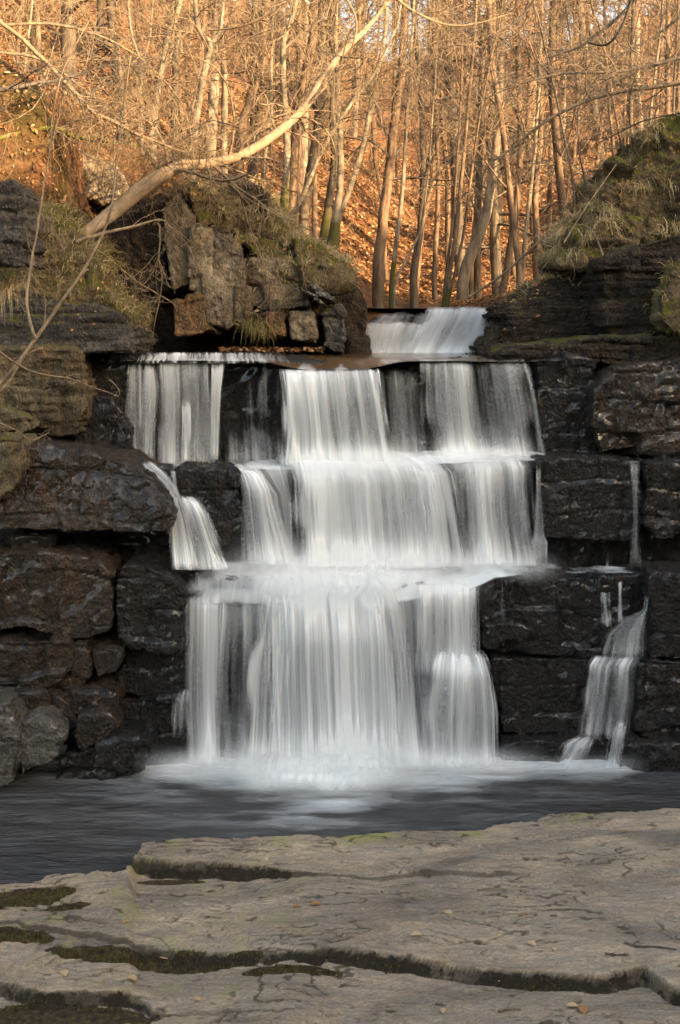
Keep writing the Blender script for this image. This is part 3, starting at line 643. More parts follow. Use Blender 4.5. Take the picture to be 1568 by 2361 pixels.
# ------------------------------------------------------------------ falling water
NC = 0
def curtain(label, st, dens=.6, contrast=.5, freq=26, bulge=.03, mode='fall', top=.03, bot=.06, side=.13, name='water_curtain', layers=2, brk=0.0, cat='waterfall', env=None, topw=0.0, botw=0.0, full=False):
    """st: stations (v, uL, uR, Y) from top to bottom.  dens: mean opacity."""
    global NC
    root = None
    for L in range(layers):
        NC += 1
        st_ = np.array(st, float); lv = st_[:, 0]
        wpx = abs(st_[:, 2]-st_[:, 1]).max(); hpx = lv[-1]-lv[0]
        if L == 0 and mode == 'fall' and wpx < 75 and not full: side = max(side, .34); top = max(top, .10); bot = max(bot, .12); dens = dens*.80
        nu = int(np.clip(wpx*.75, 22, 420)); nv = int(np.clip(hpx*.14, 8, 60))
        s = np.linspace(0, 1, nu)[:, None]*np.ones(nv)[None, :]; t = np.ones(nu)[:, None]*np.linspace(0, 1, nv)[None, :]
        vvv = lv[0]+t*hpx
        jl = (vnoise(np.stack([s[:, 0]*wpx*12/F*7, s[:, 0]*0, s[:, 0]*0+NC*3.3], 1))-.5)*9*(1 if hpx > 40 and mode == 'fall' else 0)
        uL = np.interp(vvv, lv, st_[:, 1]); uR = np.interp(vvv, lv, st_[:, 2]); Yv = np.interp(vvv, lv, st_[:, 3])
        if mode == 'fall':
            ja = min(11, wpx*.10); z_ = t.ravel()*0
            uL = uL+(vnoise(np.stack([t.ravel()*2.3, z_, z_+NC*5.1], 1)).reshape(t.shape)-.5)*2*ja*t; uR = uR+(vnoise(np.stack([t.ravel()*2.3, z_, z_+NC*5.1+30], 1)).reshape(t.shape)-.5)*2*ja*t
        u = uL+(uR-uL)*s
        vvv = vvv+jl[:, None]*np.exp(-t*6)
        w0 = wpx*12/F                                          # width in metres
        seed = NC*9.1
        ss, tt = s.ravel(), t.ravel()
        wander = .25*(vnoise(np.stack([ss*w0*3, tt*1.2, ss*0+seed], 1))-.5)
        c1 = np.stack([(ss*w0+wander*.05)*freq*.22, tt*.5, ss*0+seed], 1)
        c2 = np.stack([(ss*w0+wander*.03)*freq, tt*.9, ss*0+seed+3], 1)
        c3 = np.stack([(ss*w0)*freq*3.1, tt*2.2, ss*0+seed+5], 1)
        n1, n2, n3 = vnoise(c1), vnoise(c2), vnoise(c3)
        n0 = vnoise(np.stack([(ss*w0+wander*.1)*freq*.09, tt*.7, ss*0+seed+11], 1)); strk = .28*n0+.32*n1+.26*n2+.14*n3; strk = .5+(strk-.5)*1.9
        if mode == 'mist':
            c4 = np.stack([ss*w0*2.2, tt*hpx*12/F*3.5, ss*0+seed], 1)
            strk = fbm(c4, 5); strk = (strk-.5)*1.6+.5
        D = dens if env is None else np.interp(u.ravel(), [e[0] for e in env], [e[1] for e in env])
        al = D+contrast*(strk-.5)*2.0
        if brk > 0:
            c5 = np.stack([ss*w0*9, tt*3.5, ss*0+seed+8], 1); al -= brk*sstep(.5, .75, vnoise(c5))*(1-tt*.3)
        al = np.clip(al, 0, 1)
        e = side+.02
        en = 1.1*(vnoise(np.stack([tt*4, ss*0, ss*0+seed], 1))-.5)*e+.8*(n3-.5)*e
        al *= sstep(0, e, ss+en)*sstep(0, e, 1-ss+en)
        if top > 0:
            tn_ = tt+(n2-.5)*top*.8; al *= sstep(0, top, tn_)
        if bot > 0:
            bn = (1-tt)+(n2-.5)*bot*.9; al *= sstep(0, bot, bn)
        if mode == 'mist':
            wv = tt+(vnoise(np.stack([ss*w0*2.5, ss*0, ss*0+seed], 1))-.5)*.25
            th_ = .16+.12*vnoise(np.stack([ss*w0*1.1, ss*0, ss*0+seed+2], 1)); al = dens*np.exp(-((wv-.52)/th_)**2)*np.exp(-((ss-.5)/.36)**4)*(.3+1.3*fbm(np.stack([ss*w0*2.6, tt*hpx*12/F*3.0, ss*0+seed], 1), 4))*(.75+.5*n2)*np.clip(tt*6, 0, 1)*np.clip((1-tt)*6, 0, 1)
            al = np.clip(al, 0, 1)
        if mode == 'fall':
            al = al*(1+.22*np.exp(-tt/.10)-.20*np.sin(np.pi*np.clip(tt, 0, 1))**2+.18*np.exp(-(1-tt)/.12)); al = np.clip(al+(topw*np.exp(-(tt/.22)**2)+botw*np.exp(-((1-tt)/.2)**2))*sstep(0, side+.06, ss)*sstep(0, side+.06, 1-ss)*(.6+.8*n1)*sstep(0, .04, tt), 0, 1)
        al = 1-(1-np.clip(al, 0, .995))**(1.0/(layers if mode == 'fall' else layers*.8))
        Yg = Yv.ravel()+.10*np.exp(-tt*hpx/9)-L*.05-bulge*np.sin(np.pi*np.clip(tt, 0, 1)*.5)-.035*(n1-.5)-.016*(n2-.5)-.006*(n3-.5)
        ug = u.ravel()
        X = (ug-CX)*Yg/F; Zg = ZC-(vvv.ravel()-H0)*Yg/F
        tone = np.clip(-.05+1.35*strk, 0, 1) if mode == 'fall' else np.full(len(ss), 1.0)
        if mode == 'fall': tone = np.clip(tone+(.4+topw)*np.exp(-tt/.2)+(.5+botw)*np.exp(-(1-tt)/.15), 0, 1)
        Vc = np.stack([X, Yg, Zg], 1); org = np.array([X.mean(), Yg.mean(), Zg.min()])
        o = mesh_np(name if root is None else 'water_veil', Vc, grid_faces(nu, nv), M['fall'], attrs={'alpha': al, 'tone': tone}, origin=org if root is None else org, parent=root)
        if root is None:
            root = o; tag(o, label, cat)
    return root

C = curtain
# top step
C('thin broken curtain at the far left of the highest step', [(832, 296, 325, 12.72), (900, 292, 330, 12.66), (1070, 285, 335, 12.6)], .22, .35, bot=.15, layers=1)
C('bright narrow strand near the left end of the highest step', [(835, 322, 366, 12.7), (900, 318, 366, 12.66), (1072, 318, 362, 12.6)], .62, .35, bot=.04)
C('pale see-through veil between the two left strands of the highest step', [(832, 360, 495, 12.72), (900, 360, 495, 12.66), (1072, 358, 495, 12.6)], .28, .60, brk=.25, bot=.05, botw=.2)
C('short white strand that starts half way down the left veil', [(915, 420, 440, 12.6), (1072, 416, 442, 12.55)], .65, .3, top=.2, layers=1, side=.2)
C('bright straight strand right of the pale veil on the highest step', [(832, 488, 520, 12.68), (900, 486, 512, 12.64), (1072, 480, 506, 12.58)], .70, .25, side=.15)
C('faint dark wet trickles left of the main curtain on the highest step', [(834, 515, 648, 12.8), (1072, 510, 660, 12.7)], .26, .50, brk=.2, layers=1, freq=16, botw=.15, side=.05)
C('short row of white water over the edge of the highest step', [(812, 320, 660, 12.75), (824, 320, 660, 12.68), (838, 320, 660, 12.66)], .45, .5, freq=40, layers=1, bot=.3, top=.2)
C('main white curtain in the middle of the highest step', [(850, 640, 882, 12.60), (870, 642, 886, 12.50), (920, 646, 893, 12.42), (1000, 652, 904, 12.36), (1075, 656, 912, 12.32)], .68, .62, freq=16, bot=.02, layers=2, side=.08, botw=.45, env=[(640, .8), (700, .75), (760, .65), (820, .6), (880, .6), (912, .5)])
C('dim trickles right of the main curtain on the highest step', [(852, 884, 975, 12.85), (1065, 905, 990, 12.7)], .26, .45, layers=1, freq=18, botw=.2, side=.08)
C('wide striped curtain on the right of the highest step', [(828, 968, 1206, 12.72), (850, 966, 1216, 12.64), (940, 972, 1232, 12.58), (1062, 985, 1250, 12.52)], .50, .60, freq=20, bot=.03, botw=.5, env=[(968, .2), (1030, .45), (1090, .5), (1150, .42), (1190, .25), (1250, .16)])
C('thin curved strand at the right end of the highest step', [(828, 1198, 1214, 12.66), (860, 1208, 1228, 12.60), (920, 1222, 1240, 12.56), (1058, 1240, 1262, 12.50)], .55, .3, side=.2)
# middle step
C('small cascade sliding down beside the big boulder', [(1066, 286, 352, 12.15), (1092, 318, 386, 12.0), (1118, 352, 408, 11.92), (1150, 376, 424, 11.86), (1200, 386, 440, 11.8), (1314, 392, 462, 11.7)], .70, .45, side=.22, full=True, botw=.3, freq=30)
C('arched cascade falling in front of the black block', [(1146, 404, 452, 11.95), (1160, 408, 468, 11.90), (1190, 414, 486, 11.85), (1240, 424, 504, 11.80), (1314, 436, 530, 11.72)], .50, .5, side=.24, full=True, topw=.4, botw=.3, freq=30)
C('narrow trickle between two dark stones of the middle step', [(1080, 392, 408, 12.0), (1160, 396, 412, 11.98)], .6, .2, side=.3, layers=1)
C('fan shaped cascade left of the main middle curtain', [(1076, 530, 590, 12.2), (1092, 544, 612, 12.12), (1130, 552, 636, 12.04), (1200, 556, 658, 11.98), (1304, 558, 690, 11.88)], .58, .55, topw=.5, side=.2, botw=.2)
C('thin water film over the rounded shelf left of the main curtain', [(1068, 480, 670, 12.3), (1085, 520, 670, 12.2), (1140, 600, 672, 12.15), (1290, 650, 680, 12.05)], .40, .35, layers=1)
C('main broad white curtain of the middle step', [(1040, 665, 930, 12.45), (1058, 655, 985, 12.33), (1075, 658, 1012, 12.22), (1110, 664, 1028, 12.12), (1200, 668, 1036, 12.02), (1310, 668, 1044, 11.95)], .8, .42, freq=22, layers=2, bot=.02, top=.04, topw=.6, botw=.45, env=[(655, .85), (740, .95), (760, .8), (850, .85), (920, .5), (960, .75), (1010, .7), (1040, .35)])
C('grey striped curtain on the right of the middle step', [(1056, 1020, 1215, 12.28), (1080, 1022, 1232, 12.2), (1200, 1028, 1240, 12.12), (1305, 1035, 1250, 12.05)], .44, .55, freq=22, bot=.03, topw=.5, botw=.4, env=[(1020, .12), (1060, .22), (1110, .48), (1170, .45), (1215, .25), (1240, .15)])
C('narrow strand at the right end of the middle step', [(1070, 1236, 1246, 12.12), (1240, 1230, 1256, 12.08), (1245, 1228, 1262, 12.05), (1308, 1228, 1262, 12.0)], .55, .3, side=.2)
C('lone trickle far to the right on the middle step', [(1062, 1452, 1476, 12.0), (1200, 1458, 1474, 11.98), (1250, 1452, 1476, 11.95), (1312, 1450, 1478, 11.92)], .24, .30, side=.2)
C('row of short drips under the right block of the middle step', [(1255, 1370, 1415, 12.1), (1312, 1372, 1412, 12.05)], .22, .55, layers=1, freq=34)
# lowest step
C('double strand at the left of the lowest step', [(1372, 428, 512, 11.72), (1400, 426, 512, 11.66), (1560, 428, 508, 11.6), (1765, 430, 508, 11.5)], .42, .5, freq=20, botw=.25, side=.15, env=[(428, .2), (445, .4), (462, .2), (480, .75), (500, .4), (512, .1)])
C('side splash of the double strand over a dark lump', [(1590, 412, 440, 11.48), (1620, 398, 440, 11.46), (1700, 390, 440, 11.45)], .30, .3, layers=1, side=.3, bot=.5)
C('thin trickles over dark rock left of the broad lowest curtain', [(1384, 496, 640, 11.72), (1500, 490, 650, 11.62), (1768, 484, 660, 11.5)], .22, .60, layers=2, freq=18, brk=.15, topw=.25, botw=.2, side=.05)
C('broad white main curtain of the lowest step', [(1312, 560, 985, 11.98), (1345, 590, 960, 11.82), (1378, 608, 915, 11.68), (1400, 612, 915, 11.58), (1480, 614, 925, 11.46), (1640, 616, 935, 11.36), (1772, 614, 942, 11.30)], .8, .45, freq=20, layers=2, bot=.02, top=.05, side=.10, topw=.6, botw=.4, env=[(560, .4), (612, .5), (640, .78), (700, .8), (780, .85), (850, .75), (900, .5), (930, .28), (942, .15)])
C('slanting veil fanning left from the broad lowest curtain', [(1330, 600, 700, 11.75), (1400, 590, 690, 11.55), (1520, 575, 670, 11.42), (1770, 548, 660, 11.25)], .30, .6, layers=1, side=.3, topw=.2, botw=.3, freq=16)
C('slanting veil fanning right from the broad lowest curtain', [(1340, 820, 930, 11.72), (1400, 835, 950, 11.5), (1520, 860, 968, 11.4), (1770, 875, 992, 11.22)], .30, .6, layers=1, side=.3, topw=.3, botw=.3, freq=16)
C('slanting veil fanning right from the main middle curtain', [(1046, 900, 1010, 12.35), (1090, 930, 1050, 12.12), (1180, 950, 1068, 12.0), (1306, 960, 1082, 11.9)], .30, .6, layers=1, side=.3, topw=.35, botw=.3, freq=16)
C('thin film of water over the rounded rock left on the lowest ledge', [(1316, 440, 680, 11.98), (1336, 445, 680, 11.78), (1360, 448, 670, 11.66), (1396, 450, 660, 11.62)], .42, .5, layers=1, bot=.15, top=.2, freq=14)
C('dim veil between the broad curtain and the right cascade', [(1352, 890, 985, 11.72), (1400, 898, 990, 11.66), (1768, 905, 1005, 11.45)], .40, .5, layers=1, topw=.25, botw=.2, side=.08)
C('upper part of the right cascade on the lowest step', [(1345, 960, 1106, 11.70), (1370, 960, 1104, 11.64), (1450, 962, 1106, 11.6), (1560, 965, 1112, 11.56)], .46, .5, freq=22, bot=.12, topw=.4, side=.14, env=[(960, .3), (1000, .38), (1050, .65), (1106, .3)])
C('arched lower part of the right cascade on the lowest step', [(1498, 1000, 1110, 11.54), (1515, 994, 1125, 11.46), (1560, 982, 1140, 11.38), (1650, 970, 1150, 11.32), (1768, 962, 1158, 11.26)], .50, .45, freq=20, top=.16, bot=.05, topw=.35, botw=.2)
C('dim side veil of the right cascade', [(1400, 960, 1000, 11.6), (1768, 955, 1010, 11.45)], .34, .32, layers=1, top=.1)
C('short trickle at the top of the far right cascade', [(1360, 1382, 1408, 11.8), (1445, 1384, 1412, 11.76)], .42, .34, layers=1, side=.2, bot=.2)
C('hair thin trickle at the top of the far right cascade', [(1334, 1423, 1436, 11.8), (1440, 1424, 1438, 11.76)], .42, .3, layers=1, side=.3, bot=.2)
C('slanting water tongue of the far right cascade', [(1360, 1490, 1500, 11.74), (1405, 1480, 1496, 11.70), (1425, 1440, 1494, 11.66), (1460, 1395, 1490, 11.62), (1520, 1378, 1484, 11.6)], .36, .5, side=.25, bot=.15)
C('middle veil of the far right cascade below the horizontal crack', [(1512, 1368, 1482, 11.58), (1535, 1352, 1470, 11.5), (1600, 1342, 1462, 11.46), (1705, 1334, 1450, 11.42)], .34, .6, side=.22, bot=.12, topw=.25, env=[(1334, .3), (1380, .45), (1415, .08), (1440, .42), (1470, .25)])
C('splash spreading left over the waterline ledge', [(1697, 1330, 1372, 11.4), (1715, 1290, 1370, 11.36), (1772, 1262, 1345, 11.3)], .34, .5, side=.3, bot=.2, full=True)
C('last strand of the far right cascade into the pool', [(1662, 1418, 1446, 11.38), (1700, 1404, 1440, 11.34), (1775, 1385, 1432, 11.28)], .45, .3, side=.2, bot=.06)
C('slim trickle on black rock right of the upper cascade', [(1345, 1150, 1178, 11.72), (1440, 1146, 1180, 11.7)], .25, .3, layers=1, side=.3, bot=.4)
# upper small fall
C('left grey part of the small upper fall', [(742, 832, 990, 15.50), (770, 824, 975, 15.40), (820, 812, 955, 15.30)], .50, .60, freq=12, top=.10, botw=.2)
C('right white part of the small upper fall', [(708, 985, 1142, 15.55), (735, 972, 1136, 15.42), (770, 950, 1118, 15.33), (820, 922, 1090, 15.22)], .72, .50, freq=12, topw=.2, botw=.4)
C('middle veil joining the two parts of the small upper fall', [(722, 870, 1060, 15.58), (745, 850, 1050, 15.50), (775, 842, 1030, 15.42), (820, 835, 1000, 15.34)], .36, .60, freq=14, top=.1)

# foam along the ledges: humped sheets that run from the foot of one fall to the lip of the next
def foam_ledge(label, us, zt, Yb, Yf, den, hump=.12, name='foam_bank'):
    """us: u positions; zt: ledge row v at the back (seen at Yb) -> v at the lip (seen at Yf), per u"""
    n = int((us[-1]-us[0])*.45); m = 36
    u = np.linspace(us[0], us[-1], n)
    vb = np.interp(u, us, [z[0] for z in zt]); vf = np.interp(u, us, [z[1] for z in zt]); dn = np.interp(u, us, den)
    t = np.linspace(0, 1, m)
    Ug, T = np.meshgrid(u, t, indexing='ij'); VB = np.repeat(vb[:, None], m, 1); VF = np.repeat(vf[:, None], m, 1)
    Yg = Yb+(Yf-Yb)*T
    vg = VB+(VF-VB)*T
    X = (Ug-CX)*Yg/F; Zg = ZC-(vg-H0)*Yg/F
    q = np.stack([X.ravel()*2.4, Yg.ravel()*3, Zg.ravel()*2.4], 1)
    nz = fbm(q, 5).reshape(X.shape); nz2 = fbm(q*np.array([3, 1, 1])+9, 3).reshape(X.shape)
    Zg = Zg+hump*np.repeat(dn[:, None], m, 1)*(np.exp(-T*3.5)*1.0+.25*np.sin(np.pi*T))*(.6+.8*nz)
    al = np.repeat(dn[:, None], m, 1)*1.25+1.9*(nz-.5)+.8*(nz2-.5)-.25
    al = np.clip(al, 0, 1)*sstep(0, .12, T+(nz-.5)*.12)*sstep(0, .10, 1-T+(nz2-.5)*.1)
    e = sstep(0, .05, (Ug-us[0])/(us[-1]-us[0]))*sstep(0, .05, (us[-1]-Ug)/(us[-1]-us[0]))
    al = al*e
    org = np.array([X.mean(), Yg.mean(), Zg.min()])
    o = mesh_np(name, np.stack([X, Yg, Zg], -1).reshape(-1, 3), grid_faces(n, m), M['fall'], attrs={'alpha': al.ravel(), 'tone': np.full(al.size, 1.0)}, origin=org)
    tag(o, label, kind='stuff'); return o
foam_ledge('white foam bank running along the ledge between the highest and middle curtains', [280, 400, 520, 650, 760, 900, 1000, 1100, 1200, 1300, 1380],
           [(1072, 1084), (1072, 1082), (1070, 1082), (1066, 1085), (1058, 1082), (1050, 1078), (1048, 1072), (1042, 1068), (1048, 1064), (1053, 1060), (1054, 1058)], 12.62, 12.2,
           [.5, .55, .5, .6, .85, .85, .9, .95, .75, .45, .1], .07)
foam_ledge('broad white foam bank on the ledge above the lowest curtains', [400, 470, 560, 660, 760, 880, 1000, 1080, 1140, 1240, 1400, 1500],
           [(1312, 1375), (1312, 1382), (1302, 1392), (1292, 1400), (1290, 1405), (1294, 1398), (1298, 1380), (1302, 1365), (1302, 1335), (1306, 1324), (1310, 1322), (1312, 1322)], 12.08, 11.6,
           [.2, .45, .5, .8, 1, .95, .8, .75, .7, .5, .2, .05], .10)
# soft spray
def mist(label, st, dens, layers=2):
    return C(label, st, dens*.62, .45, mode='mist', bulge=.04, layers=layers+2, bot=0, top=0, name='spray', cat='spray')
mist('soft spray where the main curtain meets the middle step', [(1005, 620, 1020, 12.2), (1060, 620, 1020, 12.1), (1125, 620, 1030, 11.95)], .8)
mist('puff of spray on the right of the middle step', [(1008, 980, 1230, 12.3), (1092, 970, 1240, 12.15)], .85)
mist('spray cloud at the foot of the main middle curtain', [(1215, 480, 1130, 11.8), (1290, 460, 1140, 11.7), (1420, 460, 1140, 11.45)], 1.15, 3)
mist('low spray at the foot of the striped middle curtain', [(1262, 970, 1300, 11.95), (1350, 970, 1320, 11.8)], .5)
mist('spray cloud over the pool under the broad lowest curtain', [(1680, 500, 1010, 11.2), (1760, 440, 1040, 11.1), (1850, 420, 1060, 10.9)], 1.2, 3)
mist('bright heart of the spray under the broad lowest curtain', [(1735, 540, 940, 11.0), (1790, 520, 950, 10.92), (1845, 500, 960, 10.8)], 1.5, 2)
mist('spray at the foot of the right cascade in the pool', [(1705, 880, 1260, 11.15), (1815, 860, 1280, 10.98)], .85)
mist('thin spray at the foot of the left strand in the pool', [(1710, 320, 640, 11.3), (1812, 300, 660, 11.1)], .7)
mist('thin spray at the foot of the far right cascade', [(1730, 1200, 1500, 11.2), (1800, 1190, 1500, 11.1)], .35, 0)
print('water done')
#TREES
# ------------------------------------------------------------------ branching helpers (all tubes of one level at once)
def tubes(pts, rad, S):
    pts = np.asarray(pts, float); rad = np.asarray(rad, float)
    Mn, K, _ = pts.shape
    t = np.gradient(pts, axis=1); t /= np.maximum(np.linalg.norm(t, axis=2), 1e-9)[..., None]
    ref = np.where(np.abs(t[:, :1, 0:1]) > .8, np.array([0, 1., .1]), np.array([1., .1, 0]))
    e1 = ref-(ref*t).sum(2)[..., None]*t; e1 /= np.maximum(np.linalg.norm(e1, axis=2), 1e-9)[..., None]
    e2 = np.cross(t, e1)
    a = np.arange(S)*2*pi/S
    V = pts[:, :, None, :]+rad[:, :, None, None]*(np.cos(a)[None, None, :, None]*e1[:, :, None, :]+np.sin(a)[None, None, :, None]*e2[:, :, None, :])
    base = (np.arange(Mn)*K*S)[:, None, None]; k = (np.arange(K-1)*S)[None, :, None]; j = np.arange(S)[None, None, :]; j2 = (j+1) % S
    Fq = np.stack([base+k+j, base+k+j2, base+k+S+j2, base+k+S+j], -1).reshape(-1, 4)
    return V.reshape(-1, 3), Fq
def join(parts):
    Vs, Fs, n = [], [], 0
    for V, Fq in parts: Vs.append(V); Fs.append(Fq+n); n += len(V)
    return np.concatenate(Vs), np.concatenate(Fs)
def nrm(v): return v/np.maximum(np.linalg.norm(v, axis=-1, keepdims=True), 1e-9)
def grow(par, rad, c, t0, t1, ln, K, ang=(35, 65), wander=.25, up=0.0, rr=.5, rng=RNG, flat=None):
    """children of the parents par (M,K,3) with radii rad (M,K); ln(t, parent length) -> child length"""
    Mn, Kp, _ = par.shape
    t = rng.uniform(t0, t1, (Mn, c)); t.sort(axis=1)
    f = t*(Kp-1); i = np.minimum(f.astype(int), Kp-2); fr = (f-i)[..., None]
    m = np.arange(Mn)[:, None]
    st = par[m, i]*(1-fr)+par[m, i+1]*fr
    tan = nrm(par[m, i+1]-par[m, i])
    r0 = (rad[m, i]*(1-fr[..., 0])+rad[m, i+1]*fr[..., 0])
    plen = np.linalg.norm(np.diff(par, axis=1), axis=2).sum(1)[:, None]
    L = ln(t, plen)*rng.uniform(.6, 1.25, t.shape)
    rnd = rng.normal(size=tan.shape)
    if flat is not None: rnd[..., 1] *= flat
    side = nrm(rnd-(rnd*tan).sum(-1, keepdims=True)*tan)
    an = np.radians(rng.uniform(ang[0], ang[1], t.shape))[..., None]
    d = nrm(np.cos(an)*tan+np.sin(an)*side).reshape(-1, 3)
    p = st.reshape(-1, 3); L = L.reshape(-1, 1); out = [p]; drift = rng.normal(size=d.shape)*wander
    for k in range(K-1):
        drift = drift*.6+rng.normal(size=d.shape)*wander*.7
        d = nrm(d+drift+np.array([0, 0, up]))
        p = p+d*L/(K-1); out.append(p)
    pts = np.stack(out, 1)
    rb = (np.minimum(r0.reshape(-1)*rr*1.15, r0.reshape(-1)*.8)*rng.uniform(.75, 1.1, len(p)))
    R = rb[:, None]*np.linspace(1, .25, K)[None, :]
    return pts, R
def smooth_poly(pts, rads, K):
    pts = np.asarray(pts, float); rads = np.asarray(rads, float); n = len(pts)
    t = np.linspace(0, n-1, K); out = np.zeros((K, 3)); i = np.minimum(t.astype(int), n-2); f = (t-i)[:, None]
    p0 = pts[np.maximum(i-1, 0)]; p1 = pts[i]; p2 = pts[i+1]; p3 = pts[np.minimum(i+2, n-1)]
    out = .5*((2*p1)+(-p0+p2)*f+(2*p0-5*p1+4*p2-p3)*f*f+(-p0+3*p1-3*p2+p3)*f**3)
    r = np.interp(t, np.arange(n), rads)
    return out, r
def rmin(R, m): return np.maximum(R, m)

def crown_of(tr, r, n1, n2, n3, L1, t0=.35, up=.05, ang=(40, 75), wander=.22, tmin=.004, rng=RNG, flat=None):
    a, ra = grow(tr[None], r[None], n1, t0, .98, lambda t, pl: L1*(1.15-.55*t), 8, ang, wander, up, .30, rng, flat)
    ra = rmin(ra, tmin*1.3)
    b, rb = grow(a, ra, n2, .2, .97, lambda t, pl: pl*.48*(1.1-.5*t), 6, (30, 70), wander*1.2, up*.6, .55, rng)
    rb = rmin(rb, tmin)
    parts = [tubes(a, ra, 4), tubes(b, rb, 3)]
    if n3:
        c, rc = grow(b, rb, n3, .2, .97, lambda t, pl: pl*.5, 4, (30, 65), wander*1.3, up*.3, .6, rng)
        parts.append(tubes(c, rmin(rc, tmin*.8), 3))
    return join(parts)

def traced_tree(label, lines, Y, bark, twig='twig', n=(16, 6, 4), L1=1.6, t0=.42, basemoss=0.0, rise=2.5, name='tree', tmin=.004, Yl=0.0, up=.05, group=None):
    """lines: stems as [(u, v, width in picture px)...] seen at depth Y; the first one's foot is the tree's base"""
    base = P(lines[0][0][0], lines[0][0][1], Y)
    gz = float(terrain_z(np.array([base[0]]), np.array([base[1]]))[0])
    root = empty(name, base); tag(root, label, 'tree', group)
    tp, cp, bm = [], [], []
    for ln in lines:
        ys_ = [Y+Yl*i/(len(ln)-1) for i in range(len(ln))]
        pts = [P(u, v, y) for (u, v, w), y in zip(ln, ys_)]; rd = [w*.35*Y/F for _, _, w in ln]
        if ln is lines[0] and pts[0][2] > gz-.2 and pts[0][2]-gz < 2.5:
            pts = [np.array([pts[0][0], pts[0][1], min(gz, pts[0][2])-.25])]+pts; rd = [rd[0]*1.12]+rd
        else:
            pts = [pts[0]-(pts[1]-pts[0])*.08]+pts; rd = [rd[0]*1.1]+rd
        if ln[-1][1] < 30:
            d = nrm(pts[-1]-pts[-2]); pts.append(pts[-1]+(d*.6+np.array([0, 0, .5]))*rise); rd.append(rd[-1]*.45)
        p, r = smooth_poly(pts, rd, max(14, len(pts)*5))
        p[1:-1] += (fbm(p[1:-1]*1.8+len(label), 3)[:, None]-.5)*np.array([.10, .05, 0])*min(1, r[0]*10)
        V, Fq = tubes(p[None], r[None], 10)
        V += (fbm(V*9, 3)-.5)[:, None]*nrm(V-np.repeat(p, 10, 0))*.12*np.repeat(r, 10)[:, None]*2.5
        tp.append((V, Fq)); bm.append(np.clip(1-(V[:, 2]-base[2])/.55, 0, 1)*basemoss)
        cp.append(crown_of(p, r, max(4, n[0]//len(lines)), n[1], n[2], L1, t0=t0, tmin=tmin, up=up))
    V, Fq = join(tp); mesh_np('trunk', V, Fq, M[bark], root, origin=base, attrs={'basemoss': np.concatenate(bm)})
    V, Fq = join(cp); mesh_np('crown', V, Fq, M[twig], root, origin=base)
    return root
TT = traced_tree
TT('leaning pale tree with a slender stem at the left edge of the wood', [[(5, 360, 17), (30, 280, 16), (38, 150, 14), (45, 50, 13), (50, 0, 12)]], 17.2, 'bark_brown')
TT('thin pale birch stem at the left edge in front of the slope', [[(22, 402, 11), (42, 345, 11), (52, 250, 10), (60, 120, 8), (74, 0, 7)], [(50, 260, 6), (90, 200, 5), (120, 120, 4), (140, 20, 3)]], 13.9, 'bark_pale', L1=1.2)
TT('slender forked tree left of the thick pale trunk', [[(328, 332, 12), (326, 230, 12), (325, 150, 12), (305, 80, 9), (297, 0, 8)], [(325, 152, 8), (343, 100, 7), (352, 20, 6)]], 18.5, 'bark_pale')
TT('thick pale trunk leaning right near the slender forked tree', [[(352, 312, 28), (362, 220, 24), (382, 110, 21), (416, 0, 17)]], 17.5, 'bark_pale')
TT('straight dark trunk behind the thick pale trunk', [[(402, 322, 27), (402, 200, 25), (410, 90, 22), (408, 0, 20)]], 20, 'bark_dark')
TT('pale tree with a kinked fork left of the middle', [[(443, 358, 27), (450, 290, 25), (468, 180, 22), (484, 105, 20), (464, 80, 18), (454, 40, 17), (452, 0, 16)], [(484, 106, 14), (506, 70, 11), (512, 30, 9), (516, 0, 8)]], 16.4, 'bark_pale')
TT('bright sunlit trunk standing far back between the kinked tree and the leaning one', [[(517, 272, 22), (515, 150, 20), (508, 0, 18)]], 25, 'bark_pale', n=(14, 5, 3))
TT('stout leaning trunk half dark and half sunlit', [[(553, 335, 34), (578, 230, 32), (600, 130, 29), (614, 0, 26)]], 21.5, 'bark_brown')
TT('thin pale trunk right of the stout leaning one', [[(607, 402, 13), (615, 330, 12), (625, 200, 11), (628, 60, 9), (632, 0, 8)]], 18.2, 'bark_pale')
TT('smooth grey trunk with a mossy knot standing on the cliff mound', [[(656, 478, 30), (661, 400, 25), (656, 250, 21), (652, 130, 19), (664, 60, 17), (682, 0, 15)], [(655, 112, 10), (700, 75, 8), (745, 40, 6), (760, 10, 5)]], 15.9, 'bark_pale', basemoss=.6)
TT('dark reddish trunk right behind the grey knotted trunk', [[(690, 472, 30), (686, 350, 27), (691, 200, 24), (689, 0, 20)]], 22, 'bark_brown', 'twig_dark')
TT('dark upright trunk leaning slightly right of the reddish one', [[(700, 484, 34), (722, 350, 31), (742, 200, 27), (744, 0, 22)]], 20, 'bark_dark', 'twig_dark')
TT('tall grey stem at the back of the mossy footed clump', [[(748, 545, 30), (768, 400, 25), (766, 250, 21), (764, 100, 18), (758, 0, 16)]], 17.2, 'bark_dark', basemoss=1.0)
TT('clump of pale stems with a mossy foot above the right end of the cliff', [[(764, 572, 44), (778, 480, 26), (784, 400, 22), (780, 280, 19), (772, 120, 15), (775, 0, 12)], [(772, 520, 24), (808, 430, 20), (838, 330, 18), (864, 210, 16), (884, 90, 14), (892, 0, 12)]], 16.3, 'bark_pale', basemoss=1.0)
TT('pale stem leaning far right from the top of the cliff', [[(648, 560, 15), (690, 470, 15), (728, 380, 14), (764, 310, 13), (815, 230, 12), (862, 170, 10), (905, 80, 8), (925, 0, 7)]], 15.5, 'bark_pale', basemoss=.5)
TT('big straight trunk dark at the foot and sunlit higher up right of the clump', [[(872, 596, 38), (884, 500, 34), (904, 340, 31), (922, 170, 28), (934, 0, 24)]], 18.5, 'bark_brown', 'twig_dark')
